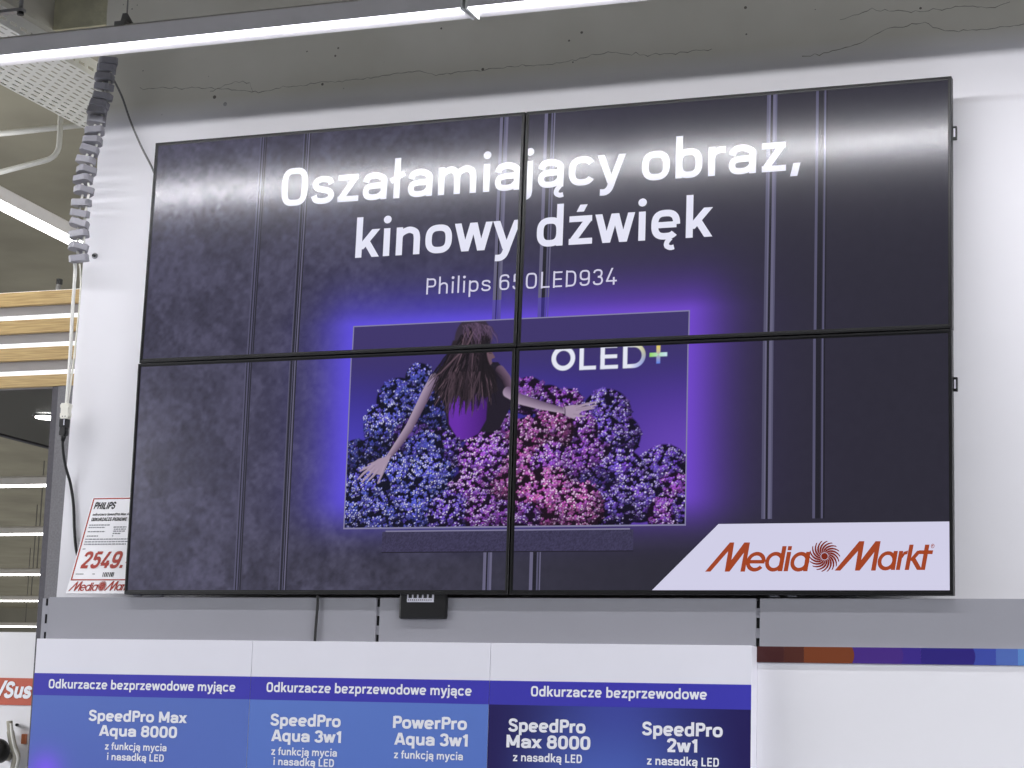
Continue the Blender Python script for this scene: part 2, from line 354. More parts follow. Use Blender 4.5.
# ------------------------------------------------------------------ company logo outline (measured on the banner, pixel pairs)
def ring(cx, cy, rx, ry, th, skew, n=40, a0=0, a1=360):
    out = []
    A = [math.radians(a0+(a1-a0)*i/n) for i in range(n+1)]
    for i in range(n):
        q = []
        for a, k in ((A[i], 1), (A[i+1], 1), (A[i+1], 0), (A[i], 0)):
            rrx = rx if k else rx-th; rry = ry if k else ry-th
            X = rrx*math.cos(a); Y = -rry*math.sin(a)
            q.append((cx+X-skew*Y, cy+Y))
        out.append(q)
    return out
def logo_polys():
    o1, o2, s = (700, 530), (820, 530), 130/1024
    A = []
    A += [[(40, 328), (82, 328), (222, 168), (270, 98), (236, 98)], [(222, 168), (195, 328), (232, 328), (248, 236), (270, 98)],
          [(195, 328), (232, 328), (346, 180), (394, 98), (350, 98), (248, 236)], [(346, 180), (318, 328), (354, 328), (394, 98)]]
    A += ring(440, 250, 76, 78, 30, .17, 40, 0, 322) + [[(372, 236), (512, 236), (508, 264), (370, 264)]]
    A += ring(588, 250, 74, 78, 30, .17)+[[(650, 127), (683, 127), (648, 325), (612, 325)]]
    A += [[(692, 165), (706, 178), (694, 325), (657, 325), (682, 178)], [(695, 127), (726, 127), (720, 160), (690, 160)]]
    A[-2] = [(686, 172), (719, 172), (692, 325), (658, 325)]
    A += ring(787, 250, 74, 78, 30, .17)+[[(838, 172), (872, 172), (846, 325), (812, 325)]]
    B = [[(115, 320), (160, 320), (300, 165), (350, 88), (310, 88)], [(300, 165), (275, 320), (312, 320), (325, 236), (350, 88)],
         [(275, 320), (312, 320), (428, 175), (478, 88), (438, 88), (325, 236)], [(428, 175), (402, 320), (438, 320), (478, 88)]]
    B += ring(527, 243, 72, 76, 30, .17)+[[(582, 165), (614, 165), (590, 315), (557, 315)]]
    B += [[(624, 165), (657, 165), (629, 315), (597, 315)], [(645, 205), (660, 172), (694, 162), (688, 190), (666, 196), (650, 222)]]
    B += [[(705, 115), (738, 115), (701, 315), (667, 315)], [(700, 240), (766, 163), (806, 163), (730, 246)], [(716, 232), (748, 215), (806, 315), (764, 315)]]
    B += [[(828, 115), (863, 115), (827, 315), (793, 315)], [(782, 160), (892, 160), (886, 190), (778, 190)]]
    B += ring(888, 126, 14, 17, 4, .1, 16)+[[(882, 118), (886, 118), (886, 134), (882, 134)], [(886, 118), (893, 120), (893, 126), (886, 126)]]
    out = [[(o1[0]+x*s, o1[1]+y*s) for x, y in p] for p in A]+[[(o2[0]+x*s, o2[1]+y*s) for x, y in p] for p in B]
    sw = []
    cx, cy = 700+981*s, 530+207*s
    sw.append([(cx+27*s*math.cos(a), cy+27*s*math.sin(a)) for a in [2*math.pi*k/20 for k in range(20)]])
    N = 18
    for k in range(N):
        a = 2*math.pi*k/N
        L, Rr = [], []
        for j in range(7):
            t = j/6; rad = (30+92*t)*s; aa = a+1.05*t**1.1
            w = (2.2+8.5*math.sin(math.pi*min(1, t*.75+.08)))*s
            dx, dy = math.cos(aa), math.sin(aa)
            tx, ty = -dy, dx
            L.append((cx+dx*rad+tx*w, cy+dy*rad+ty*w)); Rr.append((cx+dx*rad-tx*w, cy+dy*rad-ty*w))
        for j in range(6): sw.append([L[j], L[j+1], Rr[j+1], Rr[j]])
    return out, sw
LOGO, SWIRL = logo_polys()

# ================================================================== THE PICTURE ON THE DISPLAYS
W_, H_, G_ = 1.233, 0.704, 0.004
UPY, UPT = 0.006, math.atan(0.0177/0.704)
BS, BT, BB = 0.0095, 0.0095, 0.0125          # bezel widths: side, top, bottom
TVX0, TVX1, TVZ0, TVZ1 = -0.516, 0.508, 0.193, 0.789

def vnoise(x, z, sc, seed, octv=4):
    r = np.random.default_rng(seed); out = np.zeros_like(x); amp = 1.0; tot = 0
    for o in range(octv):
        g = r.random((257, 257)); u = (x+3)*sc*2**o; v_ = (z+3)*sc*2**o
        iu = np.floor(u).astype(int); iv = np.floor(v_).astype(int); fu = u-iu; fv = v_-iv
        fu = fu*fu*(3-2*fu); fv = fv*fv*(3-2*fv)
        a = g[iu % 257, iv % 257]; b_ = g[(iu+1) % 257, iv % 257]; c_ = g[iu % 257, (iv+1) % 257]; d_ = g[(iu+1) % 257, (iv+1) % 257]
        out += amp*((a*(1-fu)+b_*fu)*(1-fv)+(c_*(1-fu)+d_*fu)*fv); tot += amp; amp *= .55
    return out/tot
def sst(a, b_, x):
    t = np.clip((x-a)/(b_-a), 0, 1); return t*t*(3-2*t)

def bg_color(x, z):
    t = sst(-1.2, .95, x)[:, None]
    c = lin((73, 71, 92))*(1-t)+lin((47, 45, 58))*t
    low = sst(.45, 0, z)[:, None]; c = c*(1+.18*low*(1-t))
    nz = vnoise(x, z, 8, 3, 6); bl = sst(.485, .56, nz)
    nf = vnoise(x, z, 60, 5, 4)
    k = (1-sst(-.55, .3, x))
    c = .80*c*(1+((0.26*bl-.09)*k)[:, None])*(1+(nf-.5)[:, None]*(.8*k[:, None]+.15))
    c = c*(1-.12*sst(.135, .12, z)*((x > -.9) & (x < .95)))[:, None]
    # violet glow round the television
    dx = np.maximum(np.maximum(TVX0-x, x-TVX1), 0); dz = np.maximum(np.maximum(TVZ0+.08-z, z-TVZ1), 0)
    d = np.sqrt(dx**2+(dz*1.1)**2)
    g = .92*np.exp(-(d/.085)**1.5)+.12*np.exp(-d/.16)
    side = sst(-.3, .5, x)[:, None]
    gc = lin((88, 72, 212))*(1-side)+lin((106, 66, 194))*side
    up = sst(TVZ1, TVZ1+.05, z)[:, None]; gc = gc*(1-up*.25)
    g = g*sst(.05, .30, z)
    return c*(1-.85*np.clip(g, 0, 1)[:, None])+gc*g[:, None]

# --- raster of the picture inside the pictured television
PX = 0.0015
RW, RH = int((TVX1-TVX0)/PX), int((TVZ1-TVZ0)/PX)
img = np.zeros((RH, RW, 3)); YY, XX = np.mgrid[0:RH, 0:RW]
def rp(px, py):                  # photographed pixel -> raster position (column, row from the bottom)
    x, z = at(px, py, 0.003); return (x-TVX0)/PX, (z-TVZ0)/PX
KP = 1/ (2.97e-3/ 1) if False else (1.0/PX)*(1/ 350.0)      # raster cells per photo pixel, about 1.9
u = XX/RW; w = YY/RH
def L3(a): return lin(a)[None, None, :]
bg = L3((60, 50, 104))*np.ones((RH, RW, 1))
tt = sst(.95, .45, w)[..., None]; bg = bg*(1-tt)+L3((46, 36, 116))*tt
lft = (sst(.25, 0, u)*sst(.85, .3, w))[..., None]; bg = bg*(1-lft)+L3((72, 62, 182))*lft
rgt = (sst(.6, 1.0, u)*sst(.85, .3, w))[..., None]; bg = bg*(1-rgt)+L3((100, 66, 178))*rgt
ctr = np.exp(-(((u-.52)/.2)**2+((w-.62)/.12)**2))[..., None]; bg = bg+L3((52, 36, 140))*ctr*.5
img[:] = bg
def blend(sl, mask, col): 
    img[sl] = img[sl]*(1-mask[..., None])+np.asarray(col)*mask[..., None]
def window(x0, x1, y0, y1):
    a, b_ = max(0, int(x0)), min(RW, int(x1)+1); c_, d_ = max(0, int(y0)), min(RH, int(y1)+1)
    return (slice(c_, d_), slice(a, b_)) if b_ > a and d_ > c_ else None
def ellipse(cx, cy, a, b_, ang, col, soft=.8, alpha=1.0):
    r_ = max(a, b_)+2; sl = window(cx-r_, cx+r_, cy-r_, cy+r_)
    if sl is None: return
    X, Y = XX[sl]-cx, YY[sl]-cy; ca, sa = math.cos(ang), math.sin(ang)
    U, V = (X*ca+Y*sa)/a, (-X*sa+Y*ca)/b_
    d = (1-np.sqrt(U*U+V*V))*min(a, b_); blend(sl, np.clip(d/soft+.5, 0, 1)*alpha, col)
def stroke(pts, rad, col, col2=None, alpha=1.0, soft=.8):
    pts = [np.array(p, float) for p in pts]; rads = rad if isinstance(rad, (list, tuple)) else [rad]*len(pts)
    mr = max(rads)+2; xs = [p[0] for p in pts]; ys = [p[1] for p in pts]
    sl = window(min(xs)-mr, max(xs)+mr, min(ys)-mr, max(ys)+mr)
    if sl is None: return
    X, Y = XX[sl], YY[sl]; best = np.full(X.shape, -1e9); side = np.zeros(X.shape)
    for i in range(len(pts)-1):
        p, q = pts[i], pts[i+1]; d = q-p; L2 = (d@d)+1e-9
        t = np.clip(((X-p[0])*d[0]+(Y-p[1])*d[1])/L2, 0, 1)
        qx, qy = X-(p[0]+t*d[0]), Y-(p[1]+t*d[1]); rr = rads[i]*(1-t)+rads[i+1]*t
        s = rr-np.hypot(qx, qy); k = s > best
        best = np.where(k, s, best); side = np.where(k, (qx*d[1]-qy*d[0])/math.sqrt(L2)/np.maximum(rr, .1), side)
    mk = np.clip(best/soft+.5, 0, 1)*alpha
    if col2 is None: blend(sl, mk, col)
    else:
        tt_ = np.clip(side*.5+.5, 0, 1)[..., None]; c_ = np.asarray(col)*(1-tt_)+np.asarray(col2)*tt_
        img[sl] = img[sl]*(1-mk[..., None])+c_*mk[..., None]
def polyfill(pts, col, soft=1.0, alpha=1.0):
    P = np.array(pts, float); sl = window(P[:, 0].min()-2, P[:, 0].max()+2, P[:, 1].min()-2, P[:, 1].max()+2)
    if sl is None: return
    X, Y = XX[sl].astype(float), YY[sl].astype(float); ins = np.zeros(X.shape, bool); dist = np.full(X.shape, 1e9)
    for i in range(len(P)):
        (x1, y1), (x2, y2) = P[i], P[(i+1) % len(P)]
        c_ = ((y1 > Y) != (y2 > Y)) & (X < (x2-x1)*(Y-y1)/((y2-y1) if y2 != y1 else 1e-9)+x1); ins ^= c_
        d = np.array([x2-x1, y2-y1]); t = np.clip(((X-x1)*d[0]+(Y-y1)*d[1])/((d@d)+1e-9), 0, 1)
        dist = np.minimum(dist, np.hypot(X-x1-t*d[0], Y-y1-t*d[1]))
    sd = np.where(ins, dist, -dist); mk = np.clip(sd/soft+.5, 0, 1)*alpha
    if callable(col):
        cc = col(X, Y); img[sl] = img[sl]*(1-mk[..., None])+cc*mk[..., None]
    else: blend(sl, mk, col)

HB, HV, HP, HM = (92, 92, 206), (120, 84, 206), (152, 84, 202), (178, 92, 178)
def flower(px, py, r, hue, bright=1.0, white=.25):
    cx, cy = rp(px, py); R = r*KP; base = lin(hue)
    ellipse(cx, cy, R*.97, R*.97, 0, base*.022, 3)
    n_ = int(R*R*.058)
    P = [(math.sqrt(random.random())*1.0, random.random()*2*math.pi) for _ in range(n_)]
    P.sort(key=lambda t: -t[0])
    for q, a in P:
        x, y = cx+q*R*math.cos(a), cy+q*R*math.sin(a)
        lit = (.72+.42*math.sin(a)*q-.18*math.cos(a)*q-.38*q*q)*bright
        fr_ = random.uniform(4.6, 7.2)*(1-.22*q); rot_ = random.random()*math.pi
        j = np.array([random.uniform(.8, 1.25), random.uniform(.8, 1.25), random.uniform(.9, 1.15)])
        sq = 1-.35*q
        for k in range(4):
            aa = rot_+k*math.pi/2+random.uniform(-.2, .2); ca, sa = math.cos(aa), math.sin(aa)
            pxx, pyy = x+ca*fr_*.52, y+sa*fr_*.52*sq
            sh_ = .75+.45*(-ca*.5+sa*.8)+random.uniform(-.35, .35)
            col = np.clip(base*j*max(.06, sh_)*1.25*lit, 0, .8)
            ellipse(pxx, pyy, fr_*.54, fr_*.44*sq, aa, col*.35, .9)
            ellipse(pxx+.3, pyy+.4, fr_*.46, fr_*.35*sq, aa, col, .9)
            if random.random() < white*1.05:
                ellipse(pxx+ca*fr_*.15, pyy+.6, fr_*random.uniform(.18, .36), fr_*random.uniform(.10, .2), aa+random.uniform(.6, 2.2), np.clip(base*.55+lin((226, 224, 236))*.9*min(1.1, lit+.3), 0, .92), .8)
        if random.random() < .5: ellipse(x, y, 1.1, 1.0, 0, np.clip(base*.4+lin((220, 220, 225))*.7*lit, 0, .9), .8)
BACK = [(419, 378, 16, HB, .8, .12), (434, 390, 16, HB, .6, .1), (398, 401, 25, HB, .7, .1), (422, 408, 22, HB, .6, .12), (387, 426, 27, HB, .95, .3),
        (440, 415, 22, HB, .5, .1), (412, 440, 22, HV, .4, .1), (528, 396, 20, HP, .8, .2), (548, 402, 18, HP, .6, .2), (503, 400, 12, HV, .6, .3), (568, 405, 17, HP, .9, .2), (606, 415, 27, HV, .8, .25),
        (505, 428, 16, HP, .6, .35)]
FRONT = [(356, 458, 20, HB, .4, .1), (372, 452, 16, HB, .4, .1), (620, 436, 22, HV, .7, .25), (600, 440, 27, HV, 1., .25), (578, 432, 22, HP, 1., .25), (552, 430, 24, HM, .8, .3), (528, 440, 24, HM, .85, .3),
         (440, 452, 24, HV, .9, .3), (425, 452, 22, HB, .8, .25), (664, 470, 26, HV, .8, .25), (676, 490, 18, HP, .9, .2), (486, 462, 31, HP, 1.15, .3), (395, 478, 26, HB, 1., .35), (368, 490, 26, HB, .9, .3),
         (352, 512, 22, HB, .8, .4), (430, 480, 27, HB, 1.1, .35), (524, 470, 25, HM, .9, .25), (552, 466, 24, HP, 1., .3), (588, 462, 26, HP, .8, .2), (622, 474, 25, HV, .9, .35), (598, 486, 20, HV, .35, .1),
         (470, 492, 24, HP, .95, .45), (412, 512, 28, HB, 1., .25), (382, 518, 24, HB, .85, .25), (450, 516, 25, HV, .95, .3), (484, 515, 22, HP, .85, .35), (506, 486, 16, HM, .7, .2), (506, 516, 16, HP, .6, .3),
         (640, 498, 25, HV, .85, .35), (612, 510, 24, HV, .7, .3), (668, 516, 22, HP, .8, .3), (545, 500, 34, HM, 1.1, .25), (580, 508, 26, HM, 1., .25), (526, 518, 16, HP, .6, .4), (690, 510, 18, HV, .8, .25)]
for a in BACK: flower(*a)
# torso in a violet dress, then the arms
skin, skin_d = lin((168, 148, 172)), lin((92, 72, 100))
R_ = lambda *p: [rp(*q) for q in p]
polyfill(R_((432, 378), (440, 366), (470, 362), (498, 362), (510, 376), (513, 402), (500, 428), (480, 440), (460, 442), (448, 428), (444, 405)), lin((30, 24, 38)))
polyfill(R_((448, 396), (470, 392), (488, 392), (486, 420), (476, 438), (458, 440), (449, 424)), lambda X, Y: (lin((96, 40, 158))[None, None, :]*np.ones(X.shape+(1,))*(0.35+.75*np.clip((rp(492, 420)[0]-X)/70, 0, 1))[..., None]), 2.5)
stroke(R_((500, 370), (506, 378), (511, 392)), [9, 9, 8], lin((110, 86, 110)), lin((40, 30, 42)))
for a in FRONT[:4]: flower(*a)
stroke(R_((434, 378), (426, 394), (417, 412), (409, 428)), [9, 10, 9, 8.5], skin_d, skin)
stroke(R_((409, 428), (399, 443), (388, 458)), [8.5, 7.5, 5.2], skin_d, skin)
polyfill(R_((391, 453), (384, 463), (378, 470), (371, 472), (364, 472), (368, 464), (378, 460)), skin*.95, 1.2)
polyfill(R_((391, 455), (385, 470), (380, 476), (372, 474), (368, 466), (380, 460)), skin*.9, 1.2)
for f_ in (((374, 465), (366, 468), (360, 471)), ((372, 467), (364, 473), (358, 479)), ((374, 469), (368, 476), (362, 482)), ((378, 470), (373, 476), (368, 480)), ((385, 466), (382, 474), (378, 482))):
    stroke(R_(*f_), [2.6, 2.3, 1.5], skin*.72, skin*1.08)
for a in FRONT[4:]: 
    flower(*a)
FL = FRONT
# hand is above the flowers
stroke(R_((409, 428), (399, 443), (388, 458)), [8.5, 7.5, 5.2], skin_d, skin)
polyfill(R_((391, 455), (385, 470), (380, 475), (372, 473), (366, 468), (378, 459)), skin*.92, 1.2)
for f_ in (((374, 465), (366, 468), (360, 471)), ((372, 467), (364, 473), (358, 479)), ((374, 469), (368, 476), (362, 482)), ((378, 470), (373, 476), (369, 480)), ((385, 466), (382, 474), (378, 483))):
    stroke(R_(*f_), [2.7, 2.3, 1.5], skin*.72, skin*1.08)
stroke(R_((508, 392), (520, 399), (540, 405), (565, 411)), [10.5, 10.0, 8.0, 5.2], skin_d*1.1, skin)
polyfill(R_((563, 407), (572, 405), (580, 405), (582, 411), (574, 419), (566, 416)), skin*.95, 1.2)
for f_ in (((576, 407), (586, 404), (596, 402)), ((577, 409), (588, 407), (596, 405)), ((577, 411), (586, 409), (594, 408)), ((574, 415), (580, 416), (585, 416))):
    stroke(R_(*f_), [2.6, 2.2, 1.4], skin*.72, skin*1.08)
stroke(R_((563, 405), (565, 409), (565, 415)), .9, lin((60, 48, 70)))
# hair: head first, then several hundred locks
hx, hy = rp(472, 338)
ellipse(hx, hy, 38, 44, 0, lin((52, 42, 58)), 3)
polyfill(R_((487, 348), (492, 352), (495, 357.5), (491, 359), (492, 363), (487, 369), (478, 366), (474, 352)), lin((86, 66, 80)), 1.5)
polyfill(R_((452, 340), (490, 338), (486, 362), (494, 372), (498, 390), (486, 398), (476, 392), (466, 403), (456, 394), (446, 402), (439, 396), (433, 390), (442, 372), (447, 355)), lin((40, 31, 38)), 3)
def lock(x0, y0, x1, y1, x2, y2, col, r_=.9, al=.8):
    pts = []
    for k in range(7):
        t = k/6
        pts.append(rp((1-t)**2*x0+2*t*(1-t)*x1+t*t*x2+1.0*math.sin(t*9+x2), (1-t)**2*y0+2*t*(1-t)*y1+t*t*y2))
    stroke(pts, [r_]*5+[r_*.8, r_*.4], col, alpha=al)
for k in range(460):
    t = random.random(); x0 = 472+max(-11, min(11, random.gauss(0, 6))); y0 = 325+abs(x0-472)*.8+random.random()*10; x2 = 432+t*58+random.gauss(0, 3)
    y2 = random.uniform(375, 417-(abs(t-.5)*22)); x1 = 452+t*38+random.gauss(0, 3)
    sh = random.random(); col = lin((20, 15, 22)) if sh < .68 else (lin((52, 40, 50)) if sh < .88 else lin((104, 82, 94)))
    lock(x0, y0, x1, random.uniform(340, 370), x2, y2, col*random.uniform(.6, 1.2), random.uniform(.7, 1.6))
for k in range(80):
    a = random.uniform(-.2, 1); x0 = 462+random.random()*28
    lock(x0, 322+abs(x0-474)*.25, x0+a*6, 328, x0+a*9+random.gauss(0, 2), random.uniform(334, 346), lin((150, 118, 160))*random.uniform(.12, .5), .6, .6)
polyfill(R_((487, 348), (492, 352), (495, 357.5), (491.5, 359), (492, 363), (487.5, 368), (482, 364), (483, 352)), lin((104, 80, 92)), 1.5)
stroke(R_((489, 353), (491.5, 353.5)), .7, lin((40, 28, 34)))
for k in range(90):
    lock(484+random.gauss(0, 2), 342+random.gauss(0, 4), 482, 360, 486+random.gauss(0, 7), random.uniform(375, 400), lin((24, 18, 24))*random.uniform(.7, 1.6), 1.0)
for k in range(26):
    x = 446+random.random()*30; lock(x+random.gauss(4, 2), 372, x+random.gauss(2, 2), 392, x+random.gauss(0, 2), 404+random.random()*14, lin((84, 66, 78))*random.uniform(.2, .9), 1.0)
# lettering of the pictured television
wl = lin((226, 228, 242))
def pz(px, py): return rp(px, py)
oc = pz(563, 358.5); 
slo = rp(0, 0)
ox, oy = rp(563.3, 358.3)
rO = (rp(575, 358)[0]-rp(551.5, 358)[0])/2
SLc = window(ox-rO-3, ox+rO+3, oy-rO-3, oy+rO+3); dd = np.hypot((XX[SLc]-ox)/1.0, (YY[SLc]-oy)*1.0)
th_ = 4.4*KP/1.9
blend(SLc, np.clip(.5-(np.abs(dd-(rO-th_))-th_)/1.0, 0, 1), wl)
b0 = rp(580, 370)[1]; t0 = rp(580, 346)[1]
def rect(x0, x1, y0, y1, col): polyfill([(x0, y0), (x1, y0), (x1, y1), (x0, y1)], col, 1.0)
X = lambda px: rp(px, 360)[0]
th2 = 8.2
b0 = oy-rO; t0 = oy+rO
rect(X(579.5), X(579.5)+th2, b0, t0, wl); rect(X(579.5), X(596), b0, b0+th2*.85, wl)
rect(X(600.5), X(600.5)+th2, b0, t0, wl)
for q in (b0, (b0+t0)/2-th2*.42, t0-th2*.85): rect(X(600.5), X(618 if q == b0 else 617), q, q+th2*.85, wl)
def dcol(X_, Y_):
    tx = np.clip((X_-X(630))/(X(645)-X(630)), 0, 1)[..., None]; ty = np.clip((Y_-b0)/(t0-b0), 0, 1)[..., None]
    edge = lin((90, 120, 225))*(1-ty)+lin((214, 208, 90))*ty
    return wl*(1-tx)+edge*tx
rect(X(623), X(623)+th2, b0, t0, wl)
arc = []
hO = (t0-b0)/2; cD = (X(623)+ (X(645.5)-hO)); 
xc = X(645.5)-hO
outer = [(X(623), t0)]+[(xc+hO*math.cos(a), (b0+t0)/2+hO*math.sin(a)) for a in np.linspace(math.pi/2, -math.pi/2, 24)]+[(X(623), b0)]
hi = hO-th2*.9
inner = [(X(623)+th2, b0+th2*.85)]+[(xc+hi*math.cos(a), (b0+t0)/2+hi*math.sin(a)) for a in np.linspace(-math.pi/2, math.pi/2, 24)]+[(X(623)+th2, t0-th2*.85)]
polyfill(outer+inner[::1]+[], dcol, 1.0) if False else None
keep = img.copy(); polyfill(outer, dcol, 1.0)
P = np.array(inner); sl = window(P[:, 0].min()-1, P[:, 0].max()+1, P[:, 1].min()-1, P[:, 1].max()+1)
tmp = img.copy(); img[:] = 0; polyfill(inner, np.ones(3), 1.0); mk = img[..., :1].copy(); img[:] = tmp*(1-mk)+keep*mk
px0, px1 = X(649.5), X(667); pcx = (px0+px1)/2; pcy = rp(658, 354.5)[1]; arm = (px1-px0)/2
def pcol(X_, Y_):
    tx = np.clip((X_-px0)/(px1-px0), 0, 1)[..., None]; ty = np.clip((Y_-(pcy-arm))/(2*arm), 0, 1)[..., None]
    h = lin((150, 214, 96))*(1-tx)+lin((200, 226, 240))*tx; v_ = lin((92, 128, 226))*(1-ty)+lin((228, 206, 90))*ty
    k = (np.abs(X_-pcx) < np.abs(Y_-pcy))[..., None]
    return np.where(k, v_, h)
a_ = th2*.45
polyfill([(px0, pcy-a_), (pcx-a_, pcy-a_), (pcx-a_, pcy-arm), (pcx+a_, pcy-arm), (pcx+a_, pcy-a_), (px1, pcy-a_), (px1, pcy+a_), (pcx+a_, pcy+a_), (pcx+a_, pcy+arm), (pcx-a_, pcy+arm), (pcx-a_, pcy+a_), (px0, pcy+a_)], pcol, 1.0)
# vignette of floor line
def tv_color(x, z):
    fx = np.clip((x-TVX0)/PX, 0, RW-1.001); fz = np.clip((z-TVZ0)/PX, 0, RH-1.001)
    i, j = fx.astype(int), fz.astype(int); a, b_ = (fx-i)[:, None], (fz-j)[:, None]
    i1, j1 = np.minimum(i+1, RW-1), np.minimum(j+1, RH-1)
    return (img[j, i]*(1-a)+img[j, i1]*a)*(1-b_)+(img[j1, i]*(1-a)+img[j1, i1]*a)*b_

# ------------------------------------------------------------------ the four displays
# mouldings of the pictured wall: (measured bottom pixel x, y), strips as (offset px, width px, colour)
LT, DK, MD = (100, 97, 124), (30, 29, 39), (84, 82, 108)
MOULD = [((233, 585), [(0, 1.8, MD), (1.8, 1.1, DK), (2.9, 1.8, MD), (4.7, 1.1, DK), (5.8, 1.0, (70, 68, 90)), (6.8, 1.4, (40, 39, 50))]), ((278, 585), [(0, 1.4, MD), (1.4, 2.4, (40, 39, 50)), (3.8, 1.0, MD), (4.8, 1.1, DK), (5.9, 1.5, LT), (7.4, 1.4, (40, 39, 50))]),
         ((482, 585), [(0, 3.2, LT), (3.2, 1.4, DK), (4.8, 2.0, MD), (6.8, 2.4, LT)]), ((528.5, 585), [(0, 3.4, LT), (3.6, 3.6, DK), (7.4, 1.6, MD), (10.2, 1.3, LT)]),
         ((761, 515), [(0, 2.2, MD), (2.2, 1.6, LT), (3.8, 2.2, DK), (6.2, 2.6, LT), (8.8, 1.6, MD)]), ((812, 515), [(0, 2.6, MD), (2.6, 4.6, DK), (8.2, 1.8, MD), (10, 1.6, DK)])]
def quad_strip_mesh(name, rects_, y):
    vs, fs, cs = [], [], []
    for x0, x1, z0, z1, c in rects_:
        k = len(vs); vs += [(x0, y, z0), (x1, y, z0), (x1, y, z1), (x0, y, z1)]; fs.append((k, k+1, k+2, k+3)); cs += [lin(c)]*4
    me = bpy.data.meshes.new(name); me.from_pydata(vs, [], fs); set_cols(me, np.array(cs)); return me
def join_meshes(name, ms):
    co, fs, cs, k = [], [], [], 0
    for q in ms:
        n_ = len(q.vertices); v_ = np.empty(n_*3, np.float32); q.vertices.foreach_get('co', v_); co.append(v_)
        l_ = np.empty(len(q.loops), np.int32); q.loops.foreach_get('vertex_index', l_); fs.append(l_+k)
        c_ = np.empty(n_*4, np.float32); q.attributes['Col'].data.foreach_get('color', c_); cs.append(c_.reshape(-1, 4)[:, :3]); k += n_
    me = bpy.data.meshes.new(name); co = np.concatenate(co); fs = np.concatenate(fs)
    me.vertices.add(k); me.vertices.foreach_set('co', co); me.loops.add(len(fs)); me.loops.foreach_set('vertex_index', fs)
    me.polygons.add(len(fs)//4); me.polygons.foreach_set('loop_start', np.arange(0, len(fs), 4, dtype=np.int32))
    me.update(calc_edges=True); set_cols(me, np.concatenate(cs))
    for q in ms: bpy.data.meshes.remove(q)
    return me
def const_cols(o, c): set_cols(o.data, np.tile(lin(c), (len(o.data.vertices), 1)))

